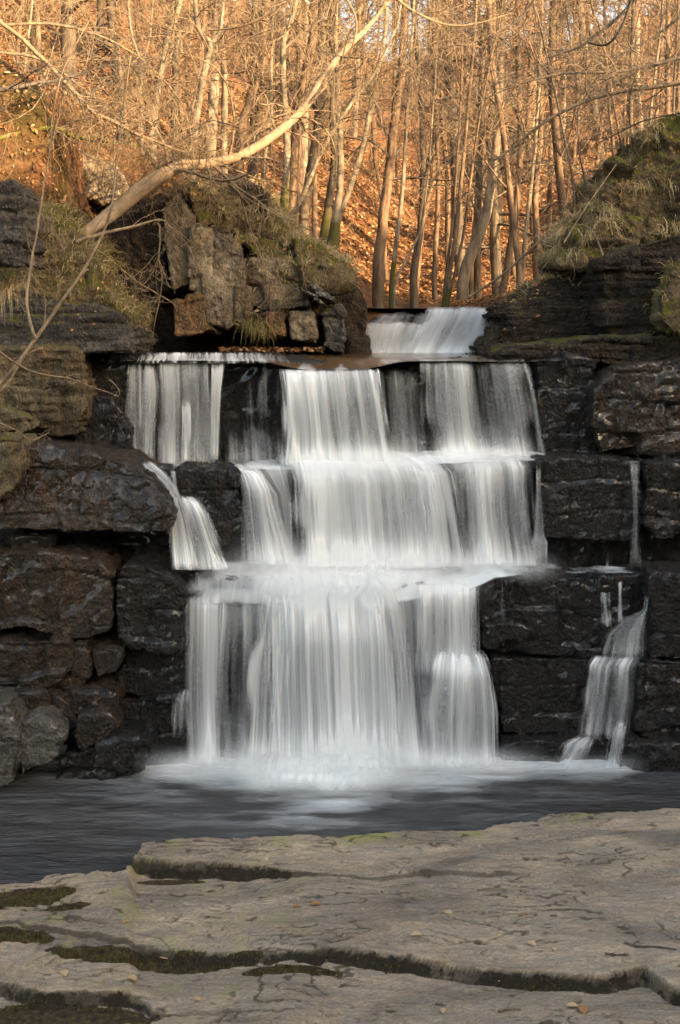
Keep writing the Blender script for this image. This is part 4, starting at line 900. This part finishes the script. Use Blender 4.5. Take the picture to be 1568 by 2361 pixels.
TT('slender pale pole just right of the big straight trunk', [[(903, 650, 16), (922, 500, 14), (936, 300, 12), (950, 100, 10), (955, 0, 9)]], 17.2, 'bark_pale', basemoss=.8)
TT('thin bent sapling arching right over the stream bank', [[(910, 660, 9), (940, 590, 8), (968, 530, 7), (985, 420, 6), (998, 250, 5), (1010, 60, 4), (1012, 0, 4)]], 16.8, 'bark_pale')
TT('dark trunk with a slight curve in the middle of the valley', [[(955, 626, 26), (968, 530, 23), (976, 380, 20), (964, 180, 17), (952, 0, 14)]], 19.5, 'bark_dark', 'twig_dark')
TT('far grey trunk between the curved trunk and the stream saplings', [[(1003, 612, 18), (1010, 450, 16), (1006, 280, 14), (1000, 100, 12), (1000, 0, 11)]], 23, 'bark_brown')
TT('bundle of slim grey saplings by the head of the small fall', [[(1026, 696, 17), (1048, 560, 15), (1068, 380, 13), (1084, 180, 11), (1100, 0, 9)], [(1022, 692, 12), (1042, 520, 10), (1058, 320, 8), (1066, 100, 7), (1070, 0, 6)], [(1034, 692, 10), (1068, 540, 9), (1098, 320, 8), (1128, 150, 7), (1160, 0, 6)]], 17, 'bark_brown', basemoss=.6)
TT('thick pale trunk leaning right above the small fall', [[(1068, 646, 40), (1098, 560, 37), (1126, 470, 33), (1142, 350, 29), (1152, 200, 25), (1162, 0, 20)]], 21.5, 'bark_pale')
TT('dark footed trunk near the right bank with a pale top', [[(1160, 668, 28), (1180, 560, 26), (1194, 450, 23), (1200, 300, 20), (1196, 100, 17), (1196, 0, 15)]], 21, 'bark_brown', 'twig_dark')
TT('slim trunk right of the dark footed one', [[(1204, 650, 15), (1214, 510, 14), (1232, 350, 12), (1244, 150, 10), (1250, 0, 9)]], 20.5, 'bark_pale')
TT('thin dark sapling bending left on the right bank', [[(1326, 486, 9), (1302, 320, 8), (1268, 160, 7), (1236, 20, 6), (1230, 0, 6)]], 15.2, 'bark_dark', 'twig_dark', L1=1.2)
TT('very thin upright sapling on the crest of the right bank', [[(1352, 472, 7), (1336, 350, 6), (1330, 200, 5), (1308, 40, 4), (1304, 0, 4)]], 15.4, 'bark_dark', 'twig_dark', L1=1.0)
TT('olive coloured stem rising from the right bank above the moss', [[(1440, 372, 10), (1412, 220, 9), (1382, 60, 8), (1362, 0, 7)]], 15.3, 'bark_brown', L1=1.2)
TT('straight grey trunk on the right bank', [[(1456, 350, 15), (1455, 200, 14), (1460, 0, 12)]], 16.6, 'bark_dark', 'twig_dark')
TT('slim straight stem left of the grey trunk on the right bank', [[(1416, 375, 12), (1404, 240, 11), (1392, 0, 9)]], 16.9, 'bark_brown')
TT('pale stem near the right edge of the wood', [[(1498, 320, 10), (1512, 160, 9), (1528, 0, 8)]], 16.2, 'bark_pale')
TT('thin stem touching the right edge of the wood', [[(1552, 300, 9), (1556, 160, 8), (1564, 0, 7)]], 15.8, 'bark_dark', 'twig_dark')
# the trunk that leans out over the gorge from the left bank
tl = [(150, 562, 12), (200, 534, 26), (260, 490, 36), (330, 432, 37), (392, 394, 32), (432, 380, 27), (480, 378, 25), (560, 356, 23), (640, 305, 22), (700, 250, 20), (745, 182, 18), (790, 120, 16), (850, 60, 13), (905, -10, 11)]
root = empty('tree', P(158, 560, 13.3)); tag(root, 'smooth tan trunk leaning out over the gorge from the mossy mound on the left', 'tree')
p, r = smooth_poly([P(u, v, 13.3+i*.11) for i, (u, v, w) in enumerate(tl)], [w*.5*13.6/F for _, _, w in tl], 60)
V, Fq = tubes(p[None], r[None], 12); V += ((fbm(V*5, 4)-.5)*.05)[:, None]
mesh_np('trunk', V, Fq, mat_bark('tan_bark', (.22, .15, .095), (.40, .29, .19), scale=5), root, origin=P(158, 560, 13.3), attrs={'basemoss': np.zeros(len(V))})
mesh_np('crown', *crown_of(p, r, 26, 7, 4, 1.7, t0=.25, up=-.06, tmin=.004, wander=.3), M['twig'], root, origin=P(158, 560, 13.3))

def branch(label, lines, Y, mat, n=(14, 6, 4), L1=.9, up=-.02, wander=.28, tmin=.003, t0=.15, name='branch', Yl=.5, flat=None):
    base = P(lines[0][0][0], lines[0][0][1], Y); tp, cp = [], []
    for ln in lines:
        p, r = smooth_poly([P(u, v, Y+Yl*i/(len(ln)-1)) for i, (u, v, w) in enumerate(ln)], [w*.5*Y/F for _, _, w in ln], max(16, len(ln)*5))
        p[1:] += (fbm(p[1:]*3+len(label), 3)[:, None]-.5)*.05
        tp.append(tubes(p[None], r[None], 7)); cp.append(crown_of(p, r, max(3, n[0]//len(lines)), n[1], n[2], L1, t0=t0, up=up, tmin=tmin, wander=wander, ang=(25, 60), flat=flat))
    root = empty(name, base); tag(root, label, 'branch')
    for q1, q2 in zip(tp, cp):
        mesh_np('limb', *q1, M[mat], root, origin=base); mesh_np('twigs', *q2, M['twig' if mat != 'twig_dark' else 'twig_dark'], root, origin=base)['kind'] = 'stuff'
    return root
B = branch
B('forked grey sapling in front of the rocks at the left edge', [[(-20, 905, 9), (40, 838, 9), (82, 780, 9), (140, 700, 8), (200, 612, 7), (245, 520, 6), (262, 430, 5), (280, 290, 3.5), (300, 130, 3)], [(80, 782, 8), (60, 720, 7), (66, 640, 6), (92, 500, 5), (112, 350, 4), (140, 180, 3), (210, 40, 2.5)]], 10.6, 'twig', n=(10, 3, 2), L1=.7, tmin=.0022)
B('low twigs reaching right over the wet black block from the left edge', [[(-30, 790, 5), (40, 840, 5), (100, 865, 4), (180, 880, 3), (275, 912, 2)], [(-30, 960, 4), (30, 990, 4), (70, 1015, 3), (110, 1000, 2)], [(-20, 920, 6), (20, 880, 5), (60, 820, 4), (100, 800, 3)]], 10.4, 'twig', n=(9, 3, 2), L1=.35, tmin=.002)
B('mossy limb hanging low over the slope at the left edge', [[(-40, 330, 12), (60, 304, 12), (128, 296, 12), (170, 315, 11), (252, 326, 6), (330, 335, 3)]], 13.2, 'bark_mossy', n=(14, 5, 4), L1=.9)
B('dark limb crossing the upper left corner', [[(-40, 215, 13), (30, 203, 11), (90, 190, 9), (143, 183, 6), (260, 150, 4), (360, 160, 2.5)]], 12.6, 'twig_dark', n=(14, 6, 4), L1=1.0)
B('long grey limb sloping down right from the upper left corner', [[(-40, 20, 10), (60, 100, 10), (150, 190, 10), (214, 255, 10), (282, 290, 9), (352, 322, 7), (432, 352, 4), (500, 345, 3)]], 13.0, 'twig', n=(30, 7, 5), L1=1.2, up=-.05)
B('spray of tan twigs drooping from the left above the leaning trunk', [[(-40, 120, 8), (100, 140, 7), (220, 230, 6), (330, 330, 4), (380, 440, 3)], [(-40, 60, 8), (140, 60, 7), (300, 120, 5), (420, 240, 4), (450, 380, 2.5)]], 13.5, 'twig', n=(48, 8, 5), L1=1.25, up=-.07, wander=.34)
B('curly dead twigs hanging in the dark recess below the leaning trunk', [[(175, 558, 9), (250, 536, 8), (310, 522, 7), (368, 508, 5), (400, 530, 3.5), (440, 580, 3), (456, 628, 2)], [(205, 565, 5), (290, 625, 4), (340, 665, 3.5), (400, 700, 2.5)], [(365, 515, 4), (368, 600, 3), (372, 650, 3), (352, 790, 1.5)]], 12.9, 'twig', n=(16, 5, 3), L1=.75, up=-.05, wander=.5, tmin=.003)
B('loose hanging roots and twigs over the cliff face', [[(560, 470, 4), (590, 560, 4), (620, 640, 3), (625, 720, 3), (600, 750, 2)], [(690, 560, 4), (700, 640, 3), (715, 700, 3)], [(620, 560, 3), (650, 660, 3), (665, 740, 2)]], 13.8, 'twig', n=(12, 4, 2), L1=.5, up=-.1)
B('long pale limb reaching in from the right edge', [[(1640, 185, 13), (1568, 192, 12), (1480, 204, 11), (1385, 222, 9), (1290, 262, 8), (1230, 300, 7), (1180, 342, 6), (1120, 388, 5), (1112, 440, 3)]], 13.4, 'twig', n=(22, 6, 4), L1=1.1, up=-.02)
B('long dark limb reaching in from the right edge above the pale one', [[(1640, 120, 10), (1568, 132, 9), (1470, 158, 8), (1380, 168, 7), (1290, 172, 6), (1180, 200, 4), (1060, 260, 3)]], 13.7, 'twig_dark', n=(22, 6, 4), L1=1.2, up=.0)
B('crooked dark branch in the upper right corner', [[(1475, -20, 9), (1445, 20, 9), (1400, 62, 8), (1335, 108, 7), (1262, 133, 4)], [(1455, 0, 7), (1432, 65, 7), (1400, 102, 6), (1358, 98, 5)]], 12.0, 'twig_dark', n=(5, 2, 0), L1=.3)
B('bare branches hanging in from the top of the photo in the middle', [[(700, -30, 8), (640, 20, 7), (560, 60, 5), (480, 70, 3)], [(880, -30, 8), (960, 30, 6), (1060, 60, 5), (1180, 30, 3)], [(780, -30, 7), (820, 50, 5), (800, 140, 4), (740, 200, 3)]], 13.5, 'twig', n=(27, 6, 4), L1=1.2, up=-.04)
B('thin bare branches hanging in from the top near the right', [[(1250, -30, 7), (1200, 40, 6), (1120, 90, 4), (1020, 110, 3)], [(1568, 40, 7), (1500, 90, 5), (1400, 150, 4), (1330, 260, 3)], [(1568, 260, 5), (1480, 280, 4), (1380, 330, 3)]], 14.4, 'twig_dark', n=(24, 6, 4), L1=1.2, up=.0)
B('dead stem leaning over the stream from the right bank', [[(920+150, 690, 6), (1150, 640, 6), (1240, 560, 5), (1310, 500, 4)]], 15.2, 'twig', n=(8, 4, 3), L1=.6)
B('thin bare stems on the slope of the right bank', [[(1395, 640, 5), (1390, 590, 5), (1360, 530, 4), (1310, 515, 3)], [(1300, 560, 4), (1350, 480, 3), (1420, 380, 2)], [(1568, 612, 4), (1480, 570, 4), (1420, 545, 3)]], 13.3, 'twig', n=(6, 3, 2), L1=.5)
B('single dry stalk standing on the ledge between the falls', [[(456, 1076, 3), (455, 1050, 2.5), (452, 1032, 2)]], 12.3, 'twig_warm', n=(3, 1, 0), L1=.05, name='dry_stalk', Yl=0)

# ------------------------------------------------------------------ the wood behind: a few kinds of tree, copied
def proto(kind, seed):
    rng = np.random.default_rng(seed)
    Hh = rng.uniform(13, 17); K = 14; z = np.linspace(-.6, Hh, K)
    lean = rng.normal(size=2)*.05
    cur = np.cumsum(rng.normal(size=(K, 2))*.05, 0)
    p = np.stack([lean[0]*z+cur[:, 0]-cur[0, 0], lean[1]*z+cur[:, 1]-cur[0, 1], z], 1)
    r0 = {'pale': .12, 'dark': .16, 'slim': .06}[kind]*rng.uniform(.85, 1.2)
    r = r0*(1-.75*np.clip(z/Hh, 0, 1))*np.where(z < .3, 1.3, 1)
    tr = tubes(p[None], r[None], 8)
    if kind == 'dark':   # larch like: level laterals all the way up
        cr = crown_of(p, r, 60, 7, 4, 2.1, t0=.12, up=-.01, ang=(70, 95), wander=.16, tmin=.007, rng=rng)
    elif kind == 'pale':
        cr = crown_of(p, r, 34, 8, 6, 2.8, t0=.16, up=.10, ang=(35, 65), wander=.2, tmin=.007, rng=rng)
    else:
        cr = crown_of(p, r, 30, 6, 4, 1.7, t0=.08, up=.12, ang=(30, 60), wander=.2, tmin=.006, rng=rng)
    bark = {'pale': 'bark_pale', 'dark': 'bark_dark', 'slim': 'bark_brown'}[kind]
    tw = {'pale': 'twig_warm', 'dark': 'twig_dark', 'slim': 'twig_warm'}[kind]
    return mesh_np('trunk', *tr, M[bark], link=False), mesh_np('crown', *cr, M[tw], link=False)
protos = [(k, proto(k, 100+i)) for i, k in enumerate(['pale', 'dark', 'slim', 'dark', 'pale', 'slim', 'dark', 'slim'])]
LAB = {'pale': 'pale barked bare tree in the sunlit wood behind the near trunks',
       'dark': 'straight brown trunk with level bare branches deep in the wood',
       'slim': 'slim pale bare sapling deep in the sunlit wood'}
rngt = np.random.default_rng(42); placed = []
cnt = -26; tries = 0
while cnt < 125 and tries < 6000:
    tries += 1
    near_ = cnt < 0
    y = 18.5+14*rngt.random() if near_ else 22+60*rngt.random()**.95
    x = rngt.uniform(-.36, .36)*y
    if any((x-a)**2+(y-b)**2 < (.75+.012*y)**2 for a, b in placed): continue
    if -.3 < x < 2.6 and y < 22: continue
    if x < -.06*y and y < 45 and rngt.random() < .62: continue
    if -.06*y < x < .12*y and y < 40 and rngt.random() < .5: continue
    placed.append((x, y)); cnt += 1
    k, (mt, mc) = protos[rngt.choice([2, 5, 7])] if near_ else protos[rngt.integers(len(protos))]
    zz_ = float(terrain_z(np.array([x]), np.array([y]))[0])
    root = empty('tree', (x, y, zz_)); s_ = rngt.uniform(.8, 1.25)
    root.rotation_euler = (rngt.normal()*.04, rngt.normal()*.04, rngt.uniform(0, 6.28)); root.scale = (s_, s_, s_)
    tag(root, LAB[k], 'tree', {'pale': 'pale trees of the far wood', 'dark': 'brown trees of the far wood', 'slim': 'saplings of the far wood'}[k])
    for nm, me in (('trunk', mt), ('crown', mc)):
        c = bpy.data.objects.new(nm, me); COL.objects.link(c); c.parent = root

# ------------------------------------------------------------------ leaf litter
def leaves(name, label, pos, nor, size, mat='leaf', lo=0, hi=1, rng=RNG, kind='stuff'):
    n = len(pos)
    nn = nrm(nor+rng.normal(size=(n, 3))*.45); a = nrm(np.cross(nn, rng.normal(size=(n, 3)))); b = np.cross(nn, a)
    s_ = size*rng.uniform(.6, 1.3, (n, 1))*(1+np.clip((pos[:, 1:2]-16)/14, -.4, 1)); fold = nn*s_*rng.uniform(.05, .35, (n, 1))
    c = pos+nn*.012
    V = np.stack([c-a*s_, c-b*s_*.5+fold, c+a*s_, c+b*s_*.5+fold], 1).reshape(-1, 3)
    Fq = np.arange(4*n).reshape(-1, 4)
    sh_ = np.repeat(rng.uniform(lo, hi, n), 4)
    o = mesh_np(name, V, Fq, M[mat], attrs={'shade': sh_}, smooth=False)
    return tag(o, label, kind=kind)
n = 110000
ly = 13.2+32*RNG.random(n)**1.3; lx = RNG.uniform(-.34, .30, n)*ly
lz = terrain_z(lx, ly); e = .1
nx_ = -(terrain_z(lx+e, ly)-lz)/e; ny_ = -(terrain_z(lx, ly+e)-lz)/e
ok = ~((ly < 16.2) & (lx > -3.3)) & ~((np.abs(lx-1.15) < .8) & (ly < 20))
leaves('fallen_leaves', 'orange dead leaves covering the woodland slope', np.stack([lx, ly, lz], 1)[ok], nrm(np.stack([nx_, ny_, np.ones(n)], 1))[ok], .036)
def rock_by(label_part):
    for o in bpy.data.objects:
        if o.get('label') and label_part in o['label']: return o_geo[o.name]
def surf_pts(part, n, nz=.25, box=None, front=True):
    V, N = rock_by(part); m = (N[:, 2] > nz)
    if front: m &= (N[:, 1] < .45)
    if box:
        uu_ = V[:, 0]*F/V[:, 1]+CX; vv_ = H0-(V[:, 2]-ZC)*F/V[:, 1]
        m &= (uu_ > box[0]) & (uu_ < box[1]) & (vv_ > box[2]) & (vv_ < box[3])
    idx = np.nonzero(m)[0]; k = RNG.choice(idx, n)
    return V[k]+RNG.normal(size=(n, 3))*.01, N[k]
lp = [surf_pts('grassy mound on top of the left cliff', 500, .5), surf_pts('grassy mound topping', 420, .4), surf_pts('moss and grass covered mound', 160, .4, (150, 310, 600, 770)),
      surf_pts('sloping layered ledge', 300, .5), surf_pts('stepped dark layered bank', 90, .6), surf_pts('blue grey layered rock', 120, .5), surf_pts('mossy brown block under the grass', 120, .4)]
leaves('fallen_leaves', 'dead leaves caught in the grass and on the ledges of both banks', np.concatenate([a for a, b in lp]), np.concatenate([b for a, b in lp]), .035, lo=.3)
# strip of litter at the foot of the left cliff
n = 500; lx = RNG.uniform(-1.5, -.2, n); ly = RNG.uniform(13.9, 14.6, n)
leaves('fallen_leaves', 'dead leaves lying on the shelf under the left cliff', np.stack([lx, ly, 4.36+.05*RNG.random(n)], 1), np.tile([0, 0, 1.], (n, 1)), .035)

# ------------------------------------------------------------------ grass
def grass(label, pts, nor, length, width=.007, droop=1.0, lo=0, hi=1, rng=RNG, outw=.5, name='grass', mat='grass', K=4):
    n = len(pts); d = nrm(nor*outw+rng.normal(size=(n, 3))*.45+np.array([0, -.15, .55])); L = length*rng.uniform(.45, 1.3, (n, 1))
    p = pts-nor*.01; out = [p]
    for k in range(K-1):
        d = nrm(d+np.array([0, 0, -droop*.6])*(k+.4)/2+rng.normal(size=(n, 3))*.12); p = p+d*L/(K-1); out.append(p)
    C_ = np.stack(out, 1); side = nrm(np.cross(C_[:, 1]-C_[:, 0], np.array([0., 1, .2])+rng.normal(size=(n, 3))*.5))[:, None]
    w = (width*rng.uniform(.6, 1.3, (n, 1))*np.linspace(1, .15, K)[None])[..., None]
    V = np.stack([C_-side*w, C_+side*w], 2).reshape(-1, 3)
    b = (np.arange(n)*K*2)[:, None]; k = (np.arange(K-1)*2)[None]; b = (b+k).ravel()
    Fq = np.stack([b, b+1, b+3, b+2], 1)
    o = mesh_np(name, V, Fq, M[mat], attrs={'shade': np.repeat(rng.uniform(lo, hi, n), K*2)})
    return tag(o, label, kind='stuff')
def tufts(part, ntuft, per, box=None, nz=.2, spread=.05):
    p, nn = surf_pts(part, ntuft, nz, box); p = np.repeat(p, per, 0)+RNG.normal(size=(ntuft*per, 3))*spread*np.array([1, 1, .3]); return p, np.repeat(nn, per, 0)
a, b = tufts('grassy mound on top of the left cliff', 150, 44, nz=.15, spread=.035); grass('dry grass on top of the left cliff', a, b, .20, .005, lo=.35, droop=1.5)
a, b = tufts('grassy mound topping', 130, 46, nz=.1, spread=.035); grass('dry drooping grass on the right bank', a, b, .30, .005, lo=.45, droop=2.0)
a, b = tufts('moss and grass covered mound', 130, 36, nz=.05); grass('yellow green grass on the mound at the left', a, b, .20, .005, lo=.1, hi=.85, droop=1.6)
a, b = tufts('hanging cushion', 60, 16, nz=-.2); grass('grass hanging from the moss at the right edge', a, b, .16, .004, hi=.6, droop=1.6)
a, b = tufts('mossy brown block under the grass', 60, 18, nz=.1); a2, b2 = tufts('sloping layered ledge', 60, 14, nz=.3)
grass('small tufts of grass in the cracks of both banks', np.concatenate([a, a2]), np.concatenate([b, b2]), .14, .005, lo=.2)
a, b = tufts('brown weathered block at the left edge', 14, 30, nz=-.6, box=(0, 60, 700, 860)); 
n = 160; hp = np.array([P(12, 668, 12.2)])+RNG.normal(size=(n, 3))*np.array([.05, .03, .02])
grass('tuft of straw coloured grass hanging at the left edge', hp, np.tile([0, -1., 0], (n, 1)), .42, .006, droop=2.2, lo=.7)
n = 260; k = RNG.uniform(0, 1, n); hp = np.stack([P(560+60*t_, 742+18*t_, 14.0) for t_ in k])+RNG.normal(size=(n, 3))*.03
grass('rusty moss and roots hanging at the foot of the cliff', hp, np.tile([0, -1., 0], (n, 1)), .26, .006, droop=2.4, lo=.1, hi=.5)
# green leaves
a, b = tufts('grassy mound on top of the left cliff', 26, 6, box=(600, 700, 500, 640), nz=-.5); leaves('ivy_leaves', 'few green ivy leaves on the left cliff edge', a, b, .03, 'ivy')

# ------------------------------------------------------------------ small things on the slab
def one_leaf(label, u, v, size, shade, group):
    y = yz(v, ZS+.08); x = (u-CX)*y/F; z = slab_z(np.array([x]), np.array([y]))[0]+.008
    a = RNG.uniform(0, 6.28); K = 7; t = np.linspace(0, 1, K)
    w = np.sin(np.pi*np.clip(t*1.02, 0, 1))**.8*.32; c = np.stack([(t-.5), t*0, .10*np.sin(t*3)+0*t], 1)
    V = np.stack([c+np.stack([t*0, -w, .12*w+.02], 1), c, c+np.stack([t*0, w, .12*w+.03], 1)], 1).reshape(-1, 3)*size
    R_ = np.array([[math.cos(a), -math.sin(a), 0], [math.sin(a), math.cos(a), 0], [0, 0, 1]]); V = V@R_.T+np.array([x, y, z])
    Fq = []
    for i in range(K-1):
        for j in (0, 1): Fq.append([i*3+j, i*3+j+1, i*3+4+j, i*3+3+j])
    o = mesh_np('fallen_leaf', V, np.array(Fq), M['leaf'], origin=(x, y, z), attrs={'shade': np.full(len(V), shade)})
    tag(o, label, 'leaf', group)
for u, v, s_, c_, lb in ((1345, 2257, .10, .75, 'orange leaf caught in the long dark step right of the middle'), (148, 2188, .09, 1., 'pale leaf on the moss at the far left of the slab'), (305, 2193, .08, .95, 'pale leaf in the mossy step left of the middle'), (376, 2135, .08, .9, 'tan leaf on the middle slab above the mossy step'),
        (728, 2065, .08, .7, 'brown leaf in the middle of the wide slab'), (1032, 2072, .09, 1., 'long pale leaf right of the centre of the wide slab'), (1100, 2304, .08, .9, 'leaf on the nearest slab below the broken twigs'), (960, 2138, .08, 1., 'pale narrow leaf above the long dark step'),
        (1225, 2146, .08, 1., 'whitish leaf near the right part of the wide slab'), (1205, 2078, .06, .6, 'reddish small leaf right of the centre'), (1320, 2247, .08, 1., 'pale curled leaf leaning on the orange one in the step'), (1022, 2258, .06, .95, 'small pale leaf left of the broken twigs'),
        (288, 2092, .06, .8, 'small tan leaf on the left part of the wide slab'), (686, 2066, .06, .7, 'small brown leaf just left of the middle'), (455, 2236, .06, .9, 'small leaf on the low mossy slab'), (1278, 2155, .05, 1., 'tiny white leaf beside the whitish one'), (1440, 1905, .06, .6, 'small brown leaf on the upper slab near the pool')):
    one_leaf(lb, u, v, s_, c_, 'dry leaves on the foreground slab')
for label, pl in (('dark twig lying on the right of the middle slab', [(1440, 2144), (1470, 2150), (1520, 2152), (1560, 2160)]),
                  ('short bent twig near the right end of the dark step', [(1395, 2168), (1420, 2175), (1450, 2180)]),
                  ('bundle of broken twigs in the long dark step', [(1150, 2262), (1175, 2255), (1200, 2258)]),
                  ('thin straw lying on the nearest slab at the bottom', [(990, 2322), (1040, 2330), (1085, 2340)]),
                  ('thin arched straw on the upper slab', [(1100, 2023), (1135, 2020), (1170, 2026)])):
    pts = []
    for u, v in pl:
        y = yz(v, ZS+.08); x = (u-CX)*y/F; pts.append([x, y, slab_z(np.array([x]), np.array([y]))[0]+.012])
    p, r = smooth_poly(pts, np.linspace(.009, .004, len(pts)) if 'straw' not in label else np.full(len(pts), .004), 10)
    parts = [tubes(p[None], r[None], 5)]
    if 'straw' not in label: parts.append(tubes(*grow(p[None], r[None], 4, .2, .8, lambda t, pl_: .08+0*t, 4, (30, 60), .1, 0, .6), 3))
    o = mesh_np('fallen_twig', *join(parts), M['twig_dark' if 'dark twig' in label or 'bent' in label else 'twig'], origin=p[0]); tag(o, label, 'twig')
n = 900; u_ = RNG.uniform(-100, 1650, n); v_ = 1890+460*RNG.random(n)
ly = yz(v_, ZS+.05); lx = (u_-CX)*ly/F; lz = slab_z(lx, ly); ok = lz > .25
leaves('litter_debris', 'crumbs of bark and leaf scattered on the foreground slab', np.stack([lx, ly, lz-.006], 1)[ok], np.tile([0, 0, 1.], (ok.sum(), 1)), .013, lo=0, hi=.9)
mz = np.nonzero((moss > .55) & (Z > .22) & (dfar > .1))[0]
if len(mz):
    k = RNG.choice(mz, 9000); gp = np.stack([fx[k], fy[k], Z[k]], 1)+RNG.normal(size=(len(k), 3))*np.array([.006, .006, 0])
    grass('short brown moss and dead grass in the hollows of the foreground slab', gp, np.tile([0, 0, 1.], (len(k), 1)), .03, .0035, droop=1.0, hi=.28, K=3, name='moss')
print('objects', len(bpy.data.objects), 'tris', sum(len(o.data.polygons)*2 for o in bpy.data.objects if o.type == 'MESH' and o.data.users < 3))
